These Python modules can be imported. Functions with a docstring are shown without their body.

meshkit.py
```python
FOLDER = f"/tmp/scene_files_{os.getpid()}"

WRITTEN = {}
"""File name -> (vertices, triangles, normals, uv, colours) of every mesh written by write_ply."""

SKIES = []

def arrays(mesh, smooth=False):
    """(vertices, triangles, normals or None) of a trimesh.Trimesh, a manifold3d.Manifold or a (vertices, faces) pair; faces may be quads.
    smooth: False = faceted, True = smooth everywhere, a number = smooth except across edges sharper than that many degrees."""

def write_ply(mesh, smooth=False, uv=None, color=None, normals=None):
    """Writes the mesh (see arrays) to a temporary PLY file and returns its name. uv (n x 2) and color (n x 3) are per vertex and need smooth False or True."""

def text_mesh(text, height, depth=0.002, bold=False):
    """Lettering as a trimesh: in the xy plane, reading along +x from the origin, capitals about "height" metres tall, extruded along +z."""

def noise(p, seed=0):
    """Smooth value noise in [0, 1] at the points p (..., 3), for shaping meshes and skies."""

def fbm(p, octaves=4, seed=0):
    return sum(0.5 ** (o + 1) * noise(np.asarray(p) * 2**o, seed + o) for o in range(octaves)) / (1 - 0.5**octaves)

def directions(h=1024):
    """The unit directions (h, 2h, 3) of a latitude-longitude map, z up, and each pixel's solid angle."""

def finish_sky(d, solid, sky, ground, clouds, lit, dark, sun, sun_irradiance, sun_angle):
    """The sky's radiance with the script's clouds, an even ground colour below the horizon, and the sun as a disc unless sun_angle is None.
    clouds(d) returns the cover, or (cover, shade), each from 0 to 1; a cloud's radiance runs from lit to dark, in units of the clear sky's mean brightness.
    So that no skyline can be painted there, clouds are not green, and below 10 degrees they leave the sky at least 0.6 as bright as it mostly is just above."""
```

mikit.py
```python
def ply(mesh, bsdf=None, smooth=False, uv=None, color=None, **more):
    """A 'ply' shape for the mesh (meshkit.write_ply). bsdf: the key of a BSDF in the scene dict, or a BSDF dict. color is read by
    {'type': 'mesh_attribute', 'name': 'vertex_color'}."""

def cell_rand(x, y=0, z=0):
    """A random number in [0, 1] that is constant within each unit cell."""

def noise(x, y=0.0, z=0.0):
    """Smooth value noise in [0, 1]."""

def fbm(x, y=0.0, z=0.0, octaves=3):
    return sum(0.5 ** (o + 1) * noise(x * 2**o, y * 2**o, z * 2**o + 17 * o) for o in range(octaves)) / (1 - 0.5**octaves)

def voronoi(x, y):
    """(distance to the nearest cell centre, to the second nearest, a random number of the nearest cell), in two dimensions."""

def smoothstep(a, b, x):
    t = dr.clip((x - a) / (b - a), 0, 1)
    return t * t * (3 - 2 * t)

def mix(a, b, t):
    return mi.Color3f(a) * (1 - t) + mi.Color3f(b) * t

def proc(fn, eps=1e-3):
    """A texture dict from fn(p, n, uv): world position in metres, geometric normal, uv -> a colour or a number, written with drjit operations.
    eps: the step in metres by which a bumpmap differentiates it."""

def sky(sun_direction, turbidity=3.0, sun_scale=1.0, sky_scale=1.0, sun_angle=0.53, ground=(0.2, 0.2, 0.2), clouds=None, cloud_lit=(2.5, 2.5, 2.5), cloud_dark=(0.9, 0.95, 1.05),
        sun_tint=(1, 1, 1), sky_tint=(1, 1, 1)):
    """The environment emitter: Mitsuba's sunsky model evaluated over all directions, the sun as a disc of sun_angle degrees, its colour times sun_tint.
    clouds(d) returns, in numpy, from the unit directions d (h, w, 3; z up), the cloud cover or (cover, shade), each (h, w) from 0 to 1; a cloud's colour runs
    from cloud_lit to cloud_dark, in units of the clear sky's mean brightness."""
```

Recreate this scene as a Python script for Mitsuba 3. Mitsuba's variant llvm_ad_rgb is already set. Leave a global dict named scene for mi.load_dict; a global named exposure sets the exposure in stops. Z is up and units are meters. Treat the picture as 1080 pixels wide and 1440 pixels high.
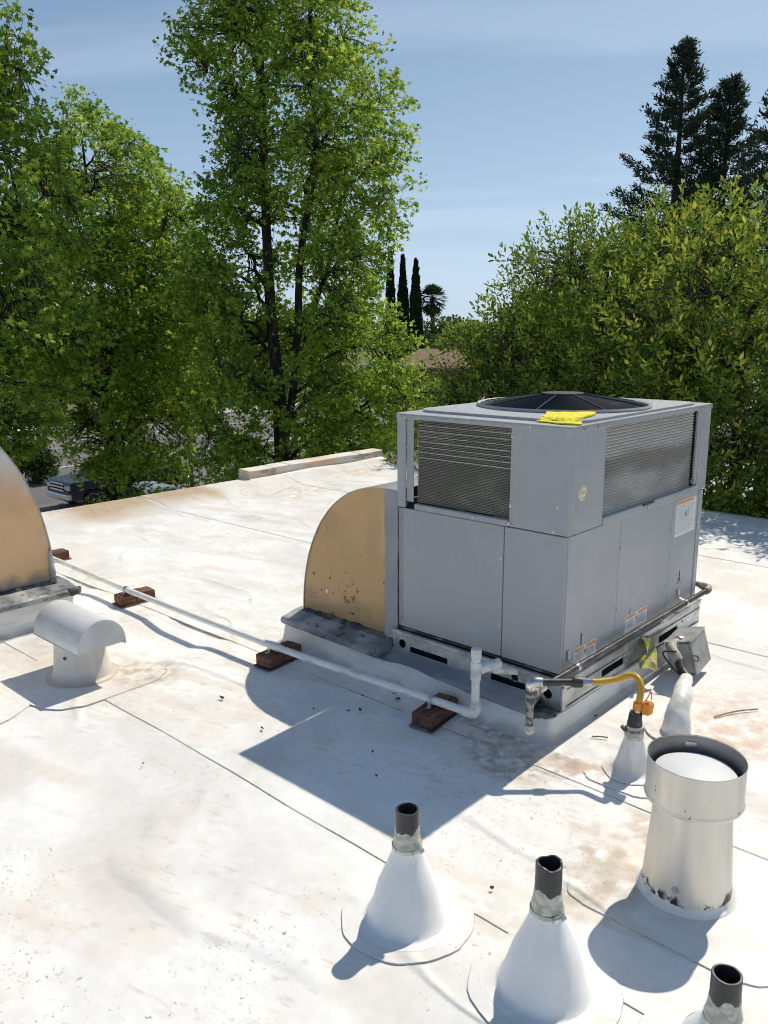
import math, numpy as np, trimesh, mitsuba as mi, drjit as dr
import manifold3d as m3
import mikit, meshkit
from mikit import noise, fbm, voronoi, smoothstep, mix, proc
T = mi.ScalarTransform4f
scene, labels = {}, {}

# ------------------------------------------------------------------ camera, sky, exposure
CAM = np.array([1.4976, -2.6532, 1.555])
FWD = np.array([-0.6601379, 0.71963137, -0.21528734])
UP = np.array([-0.14194257, 0.16193686, 0.97653917])
scene['camera'] = {'type': 'perspective', 'fov': 2 * math.degrees(math.atan(540 / 1143.06)), 'fov_axis': 'x',
                   'near_clip': 0.05, 'far_clip': 4000.0,
                   'to_world': T().look_at(origin=CAM.tolist(), target=(CAM + FWD).tolist(), up=UP.tolist())}
SUN = np.array([-0.035, 0.785, 1.0])


def vnoise(x, y, seed=0):
    def h(i, j):
        n = (i * 374761393 + j * 668265263 + seed * 974634777) & 0xFFFFFFFF
        n = ((n ^ (n >> 13)) * 1274126177) & 0xFFFFFFFF
        return ((n ^ (n >> 16)) & 0xFFFFFF) / 16777215.0
    xi, yi = np.floor(x).astype(np.int64), np.floor(y).astype(np.int64)
    fx, fy = x - xi, y - yi
    fx, fy = fx * fx * (3 - 2 * fx), fy * fy * (3 - 2 * fy)
    a = h(xi, yi) * (1 - fx) + h(xi + 1, yi) * fx
    b = h(xi, yi + 1) * (1 - fx) + h(xi + 1, yi + 1) * fx
    return a * (1 - fy) + b * fy


def cirrus(d):
    z = np.maximum(d[..., 2], 0.02)
    u, v = d[..., 0] / (z + 0.15), d[..., 1] / (z + 0.15)
    a, b = 0.8 * u + 0.6 * v, -0.6 * u + 0.8 * v
    w = a + 0.5 * vnoise(a * 1.3, b * 1.3, 5)
    s = sum(0.5 ** k * vnoise(w * 0.55 * 2 ** k + 9, b * 3.2 * 2 ** k + 0.8 * vnoise(a * 0.7, b * 0.7, 8), k) for k in range(5)) / 1.94
    return np.clip((s - 0.49) * 1.5, 0, 0.24) * smooth01(d[..., 2] / 0.06) + 0.60 * np.exp(-d[..., 2] / 0.17)


def smooth01(x):
    x = np.clip(x, 0, 1)
    return x * x * (3 - 2 * x)


scene['sky'] = mikit.sky(SUN.tolist(), turbidity=2.8, sky_scale=1.08, sun_scale=0.97, sun_tint=(0.96, 1.05, 1.17), sky_tint=(1.0, 1.0, 0.93), clouds=cirrus, cloud_lit=(2.3, 2.75, 3.4), ground=(0.2, 0.19, 0.17))
exposure = 1.56

# ------------------------------------------------------------------ helpers
COPIES = {}


def numbered(key):
    if key not in scene and key not in labels:
        return key
    k = COPIES.get(key, 1)
    while f'{key}_{k:03d}' in scene or f'{key}_{k:03d}' in labels:
        k += 1
    COPIES[key] = k
    return f'{key}_{k:03d}'


def add(name, mesh, mat, parent=None, smooth=False, color=None, label=None, to_world=None):
    key = numbered((parent + '__' if parent else '') + name)
    d = dict(mesh) if isinstance(mesh, dict) else mikit.ply(mesh, mat, smooth=smooth, color=color)
    if to_world is not None:
        d['to_world'] = to_world
    scene[key] = d
    if label:
        labels[key] = {'label': label}
    return key


def thing(name, label, cat, group=None):
    key = numbered(name)
    labels[key] = {'label': label, 'category': cat}
    if group:
        labels[key]['group'] = group
    return key


def struct(name, mesh, mat, label=None, smooth=False, kind='structure', parent=None):
    key = add(name, mesh, mat, parent=parent, smooth=smooth)
    labels[key] = {'kind': kind}
    if label:
        labels[key]['label'] = label
    return key


def tm(v, f):
    v, f = np.asarray(v, float), np.asarray(f, int)
    if f.shape[1] == 4:
        f = np.vstack([f[:, [0, 1, 2]], f[:, [0, 2, 3]]])
    return trimesh.Trimesh(v, f, process=False)


def cat(*ms):
    return trimesh.util.concatenate([m for m in ms if m is not None])


def cbox(x0, x1, y0, y1, z0, z1, c=0.003):
    c = min(c, (x1 - x0) / 3, (y1 - y0) / 3, (z1 - z0) / 3)
    pts = []
    for i, X in ((1, x0), (-1, x1)):
        for j, Y in ((1, y0), (-1, y1)):
            for k, Z in ((1, z0), (-1, z1)):
                pts += [[X, Y + j * c, Z + k * c], [X + i * c, Y, Z + k * c], [X + i * c, Y + j * c, Z]]
    return trimesh.convex.convex_hull(np.array(pts))


def move(m, loc=(0, 0, 0), rx=0, ry=0, rz=0, s=1):
    m = m.copy()
    if np.any(np.asarray(s) != 1):
        m.apply_scale(s)
    for a, ax in ((rx, [1, 0, 0]), (ry, [0, 1, 0]), (rz, [0, 0, 1])):
        if a:
            m.apply_transform(trimesh.transformations.rotation_matrix(math.radians(a), ax))
    m.apply_translation(loc)
    return m


def spline(pts, n=8):
    p = np.array(pts, float)
    p = np.vstack([2 * p[0] - p[1], p, 2 * p[-1] - p[-2]])
    out = []
    for i in range(1, len(p) - 2):
        t = np.linspace(0, 1, n, endpoint=False)[:, None]
        a, b, c, d = p[i - 1], p[i], p[i + 1], p[i + 2]
        out.append(0.5 * (2 * b + (c - a) * t + (2 * a - 5 * b + 4 * c - d) * t ** 2 + (3 * b - a - 3 * c + d) * t ** 3))
    return np.vstack(out + [p[-2:-1]])


def tube(path, r, n=16, caps=True, thick=None):
    p = np.array(path, float)
    r = np.broadcast_to(np.asarray(r, float), (len(p),))
    t = np.gradient(p, axis=0)
    t /= np.linalg.norm(t, axis=1, keepdims=True)
    ref = np.array([0, 0, 1.0]) if abs(t[0, 2]) < 0.9 else np.array([1.0, 0, 0])
    u = np.cross(t[0], ref)
    u /= np.linalg.norm(u)
    rings = []
    a = np.arange(n) * 2 * np.pi / n
    for i in range(len(p)):
        u = u - t[i] * (u @ t[i])
        u /= np.linalg.norm(u)
        v = np.cross(t[i], u)
        rings.append(p[i] + r[i] * (np.cos(a)[:, None] * u + np.sin(a)[:, None] * v))
    V = np.vstack(rings)
    F = []
    for i in range(len(p) - 1):
        k = np.arange(n)
        F.append(np.stack([i * n + k, i * n + (k + 1) % n, (i + 1) * n + (k + 1) % n, (i + 1) * n + k], 1))
    F = np.vstack(F)
    m = tm(V, F)
    if caps:
        V2 = np.vstack([V, p[0], p[-1]])
        k = np.arange(n)
        c0 = np.stack([(k + 1) % n, k, k * 0 + len(V)], 1)
        b = (len(p) - 1) * n
        c1 = np.stack([b + k, b + (k + 1) % n, k * 0 + len(V) + 1], 1)
        m = tm(V2, np.vstack([m.faces, c0, c1]))
    m.fix_normals() if False else None
    return m


def lathe(prof, n=48, loc=(0, 0, 0), wob=None):
    prof = np.array(prof, float)
    a = np.arange(n) * 2 * np.pi / n
    V = np.stack([prof[:, :1] * np.cos(a), prof[:, :1] * np.sin(a), prof[:, 1:] + 0 * a], -1)
    if wob is not None:
        V = wob(V, a)
    V = V.reshape(-1, 3)
    k = np.arange(n)
    F = np.vstack([np.stack([i * n + k, i * n + (k + 1) % n, (i + 1) * n + (k + 1) % n, (i + 1) * n + k], 1) for i in range(len(prof) - 1)])
    return tm(V + np.array(loc, float), F)


def disc(r, z0, z1, n=48, loc=(0, 0, 0)):
    return lathe([(0.0005, z0), (r - 0.001, z0), (r, z0 + 0.001), (r, z1 - 0.001), (r - 0.001, z1), (0.0005, z1)], n, loc)


def hexhead(p, axis, r=0.0048, h=0.004):
    m = trimesh.creation.cylinder(r, h, sections=6)
    d = trimesh.creation.cylinder(r * 1.5, h * 0.35, sections=12)
    d.apply_translation([0, 0, -h * 0.4])
    m = cat(m, d)
    M = trimesh.geometry.align_vectors([0, 0, 1], axis)
    m.apply_transform(M)
    m.apply_translation(np.array(p, float) + np.array(axis, float) * h * 0.5)
    return m


def man(m):
    return m3.Manifold(m3.Mesh(np.asarray(m.vertices, np.float32), np.asarray(m.faces, np.uint32)))


def unman(m):
    q = m.to_mesh()
    return tm(q.vert_properties[:, :3], q.tri_verts)


def plate(poly_outer, holes, t, axis, at):
    """2-D plate with holes extruded by t; axis 'y': (x, z) plane, front face at y=at; axis 'x': (y, z) plane, front at x=at."""
    cs = m3.CrossSection([np.array(poly_outer, float)] + [np.array(h, float)[::-1] for h in holes], m3.FillRule.EvenOdd)
    m = unman(m3.Manifold.extrude(cs, t))
    v = np.array(m.vertices)
    if axis == 'y':
        v = np.stack([v[:, 0], at + v[:, 2], v[:, 1]], 1)
        f = m.faces[:, ::-1]
    else:
        v = np.stack([at - v[:, 2], v[:, 0], v[:, 1]], 1)
        f = m.faces[:, ::-1]
    r = tm(v, f)
    r.fix_normals()
    return r


def rrect(x0, x1, z0, z1, r=0.008, n=5):
    out = []
    for cx, cz, a0 in ((x1 - r, z1 - r, 0), (x0 + r, z1 - r, 90), (x0 + r, z0 + r, 180), (x1 - r, z0 + r, 270)):
        for k in range(n):
            a = math.radians(a0 + 90 * k / (n - 1))
            out.append((cx + r * math.cos(a), cz + r * math.sin(a)))
    return out


def circ(cx, cz, r, n=24):
    return [(cx + r * math.cos(a), cz + r * math.sin(a)) for a in np.arange(n) * 2 * np.pi / n]


def loft_rect(x0, x1, y0, y1, rows, r=0.02, n=6, top=True):
    V = []
    for off, z in rows:
        V.append(np.array([(x, y, z) for x, y in rrect(x0 - off, x1 + off, y0 - off, y1 + off, max(r + off, 0.004), n)]))
    k = len(V[0])
    i = np.arange(k)
    F = np.vstack([np.stack([j * k + i, j * k + (i + 1) % k, (j + 1) * k + (i + 1) % k, (j + 1) * k + i], 1) for j in range(len(V) - 1)])
    F = np.vstack([F[:, [0, 1, 2]], F[:, [0, 2, 3]]])
    V = np.vstack(V)
    if top:
        b = (len(rows) - 1) * k
        F = np.vstack([F, np.stack([b + i, b + (i + 1) % k, i * 0 + len(V)], 1)])
        V = np.vstack([V, V[b:b + k].mean(0)])
    return tm(V, F)


# ------------------------------------------------------------------ materials
def rgb(*c):
    return {'type': 'rgb', 'value': list(c)}


def mat(name, col, rough=0.6, metal=0.0, bump=None, bscale=0.001, spec=0.5, **more):
    b = {'type': 'principled', 'base_color': proc(col) if callable(col) else rgb(*col),
         'roughness': proc(rough) if callable(rough) else float(rough), 'metallic': metal, 'specular': spec, **more}
    if bump is not None:
        b = {'type': 'bumpmap', 'arbitrary': proc(bump, 2e-3), 'scale': bscale, 'bsdf': b}
    scene[name] = {'type': 'twosided', 'bsdf': b}
    return name


def membrane_col(p, n, uv):
    x, y, z = p.x, p.y, p.z
    big = fbm(x * 1.1 + 3, y * 1.1, z * 1.1, 4)
    mid = fbm(x * 4.5, y * 7 + 5, z * 4, 4)
    streak = fbm(x * 2.2 + 0.6 * y, y * 9 - 2 * x, 0, 4)
    fine = fbm(x * 40, y * 40, z * 40, 2)
    c = mix((0.82, 0.82, 0.805), (0.765, 0.765, 0.745), smoothstep(0.35, 0.65, mid))
    st = smoothstep(0.50, 0.70, streak) * smoothstep(0.42, 0.58, big)
    c = mix(c, (0.62, 0.52, 0.40), st * 0.34)
    st2 = smoothstep(0.56, 0.70, fbm(x * 3 + 11, y * 3 + 2, 0, 4))
    c = mix(c, (0.66, 0.57, 0.46), st2 * 0.32)

    def blob(cx, cy, rx, ry, a, col, k=6.0):
        d = dr.sqrt(dr.square((x - cx) / rx) + dr.square((y - cy) / ry))
        m = smoothstep(1.15, 0.35, d + 1.1 * (fbm(x * k + cx, y * k * 1.3, 3, 4) - 0.5)) * smoothstep(0.20, 0.78, fbm(x * k * 4, y * k * 4 + cy, 1, 4))
        return mix(c, col, m * a)
    c = blob(0.52, -0.62, 0.20, 0.32, 0.75, (0.42, 0.33, 0.23))
    c = blob(0.55, -0.35, 0.16, 0.16, 0.6, (0.44, 0.34, 0.24))
    c = blob(0.14, -0.20, 0.20, 0.15, 0.8, (0.50, 0.34, 0.25))
    c = blob(-0.02, -0.30, 0.25, 0.18, 0.8, (0.34, 0.28, 0.22), 10.0)
    c = blob(-0.15, -0.16, 0.42, 0.05, 0.8, (0.30, 0.26, 0.22), 12.0)
    c = blob(-1.78, -0.78, 0.24, 0.22, 0.75, (0.42, 0.31, 0.19))
    c = blob(-2.25, -0.98, 0.30, 0.20, 0.55, (0.50, 0.40, 0.28))
    c = blob(-2.52, -0.72, 0.14, 0.50, 0.6, (0.48, 0.39, 0.28))
    c = blob(0.70, -0.40, 0.22, 0.12, 0.5, (0.46, 0.34, 0.22))
    c = blob(0.50, 0.55, 0.28, 0.40, 0.75, (0.56, 0.38, 0.25))
    c = blob(0.38, 0.20, 0.20, 0.25, 0.6, (0.50, 0.40, 0.28), 9.0)
    c = blob(0.43, -1.05, 0.16, 0.10, 0.4, (0.50, 0.42, 0.33), 9.0)
    c = blob(-3.95, 1.60, 0.22, 0.12, 0.7, (0.50, 0.42, 0.26))
    c = blob(-4.55, 2.7, 0.40, 0.7, 0.55, (0.55, 0.40, 0.24))
    c = blob(-4.75, 3.9, 0.25, 0.5, 0.5, (0.55, 0.40, 0.24))
    c = blob(-4.0, 0.75, 0.6, 0.10, 0.35, (0.50, 0.44, 0.34))
    c = blob(-3.2, -0.25, 0.45, 0.18, 0.45, (0.52, 0.43, 0.30))
    # dirt that water left along the low edge of the roof
    e = smoothstep(-4.62, -5.0, x + 0.25 * (fbm(y * 1.7, x * 2, 4, 3) - 0.5)) * smoothstep(0.30, 0.55, fbm(y * 0.8 + 2.5, 0, 0, 2) + 0.12)
    c = mix(c, (0.40, 0.28, 0.13), e * (0.65 + 0.35 * fine) * (0.25 + 0.75 * smoothstep(2.15, 1.9, y) * smoothstep(0.3, 0.7, y)))
    gate = smoothstep(0.46, 0.66, fbm(x * 2.6, y * 2.6 + 9, 0, 3))
    speck = smoothstep(0.76, 0.82, fbm(x * 120 + 4, y * 120, 0, 2)) * gate
    c = mix(c, (0.36, 0.31, 0.24), speck * 0.6)
    dot = smoothstep(0.92, 0.95, noise(x * 130 + 1, y * 130, 3)) * smoothstep(0.62, 0.80, noise(x * 4, y * 4, 8))
    c = mix(c, (0.24, 0.19, 0.13), dot * 0.8)
    scuff = smoothstep(0.60, 0.80, fbm(x * 16 + 9 * y, y * 60 - 16 * x, 2, 4)) * smoothstep(0.46, 0.68, fbm(x * 2 + 7, y * 2, 0, 3))
    c = mix(c, (0.58, 0.53, 0.46), scuff * 0.5)
    smudge = smoothstep(0.46, 0.72, fbm(x * 1.7 + 0.8 * y, y * 3.1 + 4, 1, 5))
    c = mix(c, (0.60, 0.60, 0.585), smudge * 0.45)
    return c * (0.95 + 0.1 * fine)


def membrane_bump(p, n, uv):
    x, y = p.x, p.y
    r = dr.abs(fbm(x * 1.2 + 0.5 * y, y * 2.0, 0, 3) - 0.5)
    return 0.9 * fbm(x * 3, y * 3, p.z * 3, 3) + 0.5 * smoothstep(0.05, 0.0, r) + 0.06 * fbm(x * 60, y * 60, p.z * 60, 2)


mat('membrane', membrane_col, 0.55, bump=membrane_bump, bscale=0.012, spec=0.3)


def boot_col(p, n, uv):
    d = fbm(p.x * 14, p.y * 14, p.z * 9, 4)
    c = mix((0.76, 0.75, 0.72), (0.63, 0.61, 0.56), smoothstep(0.48, 0.72, d))
    s = smoothstep(0.62, 0.72, fbm(p.x * 30 + 3, p.y * 30, p.z * 4, 3))
    return mix(c, (0.5, 0.44, 0.35), s * 0.35)


mat('boot', boot_col, 0.45, bump=lambda p, n, uv: fbm(p.x * 18, p.y * 18, p.z * 18, 3), bscale=0.004, spec=0.4)
mat('boot_clean', lambda p, n, uv: mix((0.78, 0.78, 0.765), (0.70, 0.69, 0.66), smoothstep(0.5, 0.75, fbm(p.x * 9, p.y * 9, p.z * 5, 3))) * (0.98 + 0.04 * fbm(p.x * 60, p.y * 60, p.z * 60, 2)), 0.4,
    bump=lambda p, n, uv: fbm(p.x * 10, p.y * 10, p.z * 16, 3), bscale=0.003)
mat('curb_white', lambda p, n, uv: mix(mix((0.74, 0.74, 0.72), (0.64, 0.64, 0.61), smoothstep(0.4, 0.7, fbm(p.x * 5, p.y * 5, p.z * 14, 3))),
    (0.36, 0.31, 0.25), smoothstep(0.05, 0.0, p.z + 0.06 * (fbm(p.x * 12, p.y * 12, 0, 3) - 0.45)) * 0.6), 0.5, bump=lambda p, n, uv: fbm(p.x * 4, p.y * 4, p.z * 9, 3), bscale=0.02)
mat('seam_dirt', lambda p, n, uv: mix((0.26, 0.235, 0.20), (0.56, 0.53, 0.48), smoothstep(0.35, 0.62, fbm(p.x * 6, p.y * 6, 0, 3))), 0.85)


def paint_col(p, n, uv):
    d = fbm(p.x * 3, p.y * 3, p.z * 2.2, 3)
    s = fbm(p.x * 45, p.y * 45, p.z * 5, 3)
    c = mix((0.355, 0.362, 0.372), (0.385, 0.39, 0.396), smoothstep(0.35, 0.65, d))
    c = mix(c, (0.42, 0.415, 0.40), smoothstep(0.58, 0.75, s) * 0.3)
    return mix(c, (0.26, 0.245, 0.22), smoothstep(0.33, 0.24, p.z) * 0.30 * smoothstep(0.35, 0.6, fbm(p.x * 9, p.y * 9, p.z * 3, 2)))


mat('unit_paint', paint_col, lambda p, n, uv: 0.36 + 0.16 * fbm(p.x * 8, p.y * 8, p.z * 8, 3), bump=lambda p, n, uv: fbm(p.x * 2.6, p.y * 2.6, p.z * 2.6, 3) + 0.004 * fbm(p.x * 300, p.y * 300, p.z * 300, 2), bscale=0.013, spec=0.5)
mat('unit_dark', (0.03, 0.032, 0.036), 0.7)
mat('gap_dark', (0.015, 0.016, 0.018), 0.9)


def galv_col(p, n, uv):
    a, b, r = voronoi((p.x + p.y) * 45, (p.z + 0.3 * p.y) * 45)
    d = fbm(p.x * 7, p.y * 7, p.z * 12, 3)
    return mix(mix((0.44, 0.47, 0.48), (0.60, 0.62, 0.63), r), (0.26, 0.265, 0.26), smoothstep(0.42, 0.7, d) * 0.7)


mat('galvanized', galv_col, lambda p, n, uv: 0.26 + 0.2 * fbm(p.x * 20, p.y * 20, p.z * 20, 2), 0.88)
mat('galv_dull', lambda p, n, uv: mix((0.24, 0.26, 0.27), (0.36, 0.37, 0.37), smoothstep(0.35, 0.65, fbm(p.x * 6, p.y * 20, p.z * 20, 4))), 0.5, 0.5)
mat('bright_steel', lambda p, n, uv: mix((0.66, 0.67, 0.68), (0.45, 0.44, 0.43), smoothstep(0.4, 0.7, fbm(p.x * 60, p.y * 60, p.z * 60, 3))), 0.28, 0.95)
mat('screw_zinc', (0.50, 0.50, 0.49), 0.35, 0.9)
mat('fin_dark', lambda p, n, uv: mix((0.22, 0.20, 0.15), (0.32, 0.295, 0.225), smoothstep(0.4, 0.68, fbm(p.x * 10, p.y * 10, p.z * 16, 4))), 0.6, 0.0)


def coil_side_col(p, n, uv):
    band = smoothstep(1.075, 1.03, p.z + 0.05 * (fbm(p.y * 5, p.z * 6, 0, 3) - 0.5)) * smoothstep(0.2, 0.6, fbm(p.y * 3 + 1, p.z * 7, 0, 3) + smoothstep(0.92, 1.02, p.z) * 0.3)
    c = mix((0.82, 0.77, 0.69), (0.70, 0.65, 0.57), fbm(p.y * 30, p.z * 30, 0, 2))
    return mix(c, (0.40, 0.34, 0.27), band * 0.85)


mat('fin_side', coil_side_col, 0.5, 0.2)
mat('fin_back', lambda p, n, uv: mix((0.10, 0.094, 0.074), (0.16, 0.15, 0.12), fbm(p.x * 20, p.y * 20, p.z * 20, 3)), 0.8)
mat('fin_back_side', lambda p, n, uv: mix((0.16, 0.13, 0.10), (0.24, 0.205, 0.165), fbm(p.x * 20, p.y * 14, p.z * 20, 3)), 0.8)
mat('grille_black', (0.022, 0.023, 0.026), 0.38)
mat('pipe_iron', lambda p, n, uv: mix((0.055, 0.052, 0.052), (0.14, 0.13, 0.125), smoothstep(0.45, 0.75, fbm(p.x * 30, p.y * 18, p.z * 30, 3))), 0.42, 0.35)
mat('pipe_dirty', lambda p, n, uv: mix((0.10, 0.095, 0.09), (0.36, 0.34, 0.30), smoothstep(0.4, 0.62, fbm(p.x * 70, p.y * 70, p.z * 70, 3))), 0.6, 0.3)
mat('hose_yellow', lambda p, n, uv: mix((0.66, 0.40, 0.035), (0.50, 0.29, 0.03), fbm(p.x * 40, p.y * 40, p.z * 40, 3)), 0.42)
mat('orange_plastic', lambda p, n, uv: mix((0.78, 0.30, 0.03), (0.60, 0.21, 0.02), fbm(p.x * 60, p.y * 60, p.z * 60, 2)), 0.5)
mat('cloth_yellow', lambda p, n, uv: mix((0.78, 0.70, 0.025), (0.68, 0.58, 0.02), fbm(p.x * 60, p.y * 60, p.z * 60, 3)), 0.9, sheen=0.5,
    bump=lambda p, n, uv: fbm(p.x * 90, p.y * 90, p.z * 90, 2), bscale=0.006)
mat('rag_dirty', lambda p, n, uv: mix((0.62, 0.58, 0.12), (0.36, 0.33, 0.22), smoothstep(0.4, 0.62, fbm(p.x * 30, p.y * 30, p.z * 30, 3))), 0.9)
mat('pvc_white', lambda p, n, uv: mix((0.74, 0.74, 0.72), (0.58, 0.56, 0.52), smoothstep(0.5, 0.72, fbm(p.x * 9, p.y * 22, p.z * 22, 3))), 0.35)


def abs_col(p, n, uv):
    return mix((0.02, 0.021, 0.024), (0.05, 0.05, 0.052), fbm(p.x * 25, p.y * 25, p.z * 10, 3))


mat('abs_black', abs_col, 0.45)
mat('inside_dark', (0.008, 0.008, 0.009), 0.9)
mat('caulk', lambda p, n, uv: mix((0.60, 0.58, 0.49), (0.44, 0.42, 0.34), smoothstep(0.35, 0.65, fbm(p.x * 70, p.y * 70, p.z * 70, 3))), 0.65,
    bump=lambda p, n, uv: fbm(p.x * 90, p.y * 90, p.z * 90, 3), bscale=0.008)


def wood_col(p, n, uv):
    g = fbm(p.x * 90, p.y * 7, p.z * 90, 3)
    return mix((0.085, 0.037, 0.024), (0.18, 0.082, 0.050), smoothstep(0.35, 0.65, g)) * (0.7 + 0.6 * fbm(p.x * 6, p.y * 6, p.z * 6, 3))


mat('redwood', wood_col, 0.8, bump=lambda p, n, uv: fbm(p.x * 120, p.y * 9, p.z * 120, 3), bscale=0.006)


def duct_col(p, n, uv):
    d = fbm(p.x * 2.4, p.y * 2.4, p.z * 2.4, 4)
    c = mix((0.63, 0.40, 0.18), (0.56, 0.345, 0.15), smoothstep(0.35, 0.65, d))
    c = mix(c, (0.46, 0.31, 0.16), smoothstep(0.55, 0.75, fbm(p.x * 9, p.y * 9, p.z * 3, 3)) * 0.5)
    low = smoothstep(0.34, 0.19, p.z + 0.16 * (fbm(p.x * 11, p.y * 11, p.z * 11, 4) - 0.5))
    c = mix(c, (0.17, 0.12, 0.08), low * 0.55)
    pit = smoothstep(0.73, 0.76, fbm(p.x * 62 + 5, p.z * 50 + p.y * 21, 0, 2)) * smoothstep(0.50, 0.18, p.z) * smoothstep(0.46, 0.6, fbm(p.x * 6, p.z * 6 + 2, 0, 2))
    pit = dr.maximum(pit, smoothstep(0.83, 0.85, fbm(p.x * 40 + 1, p.z * 40 + p.y * 21, 0, 2)) * smoothstep(0.7, 0.3, p.z))
    c = mix(c, (0.03, 0.025, 0.02), pit * 0.95)
    return c


mat('duct_tan', duct_col, 0.42, bump=lambda p, n, uv: fbm(p.x * 4, p.y * 4, p.z * 4, 3), bscale=0.008)


def duct2_col(p, n, uv):
    d = fbm(p.x * 3, p.y * 3.0, p.z * 2.2, 4)
    c = mix((0.78, 0.49, 0.26), (0.70, 0.42, 0.21), smoothstep(0.35, 0.65, d))
    worn = smoothstep(0.62, 0.90, p.z + 0.35 * (fbm(p.y * 5, p.z * 4, 1, 4) - 0.5))
    c = mix(c, (0.70, 0.67, 0.62), worn * 0.9)
    worn2 = smoothstep(0.58, 0.70, fbm(p.y * 6 + 4, p.z * 5, 2, 4)) * smoothstep(-0.98, -0.78, p.y) * smoothstep(0.35, 0.55, p.z)
    c = mix(c, (0.56, 0.54, 0.50), worn2 * 0.5)
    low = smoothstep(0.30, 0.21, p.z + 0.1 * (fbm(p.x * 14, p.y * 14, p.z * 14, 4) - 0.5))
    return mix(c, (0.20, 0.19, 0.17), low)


mat('duct_tan_worn', duct2_col, 0.4, bump=lambda p, n, uv: fbm(p.x * 3, p.y * 3, p.z * 3, 3), bscale=0.012)
mat('duct_metal', lambda p, n, uv: mix((0.36, 0.37, 0.37), (0.50, 0.50, 0.49), fbm(p.x * 5, p.y * 5, p.z * 5, 3)), 0.4, 0.6)


def mastic_col(p, n, uv):
    d = fbm(p.x * 7, p.y * 7, p.z * 12, 4)
    c = mix((0.17, 0.18, 0.19), (0.38, 0.39, 0.39), smoothstep(0.36, 0.68, d))
    return mix(c, (0.035, 0.035, 0.035), smoothstep(0.56, 0.72, fbm(p.x * 22 + 3, p.y * 22, p.z * 34, 4)) * 0.75)


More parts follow.
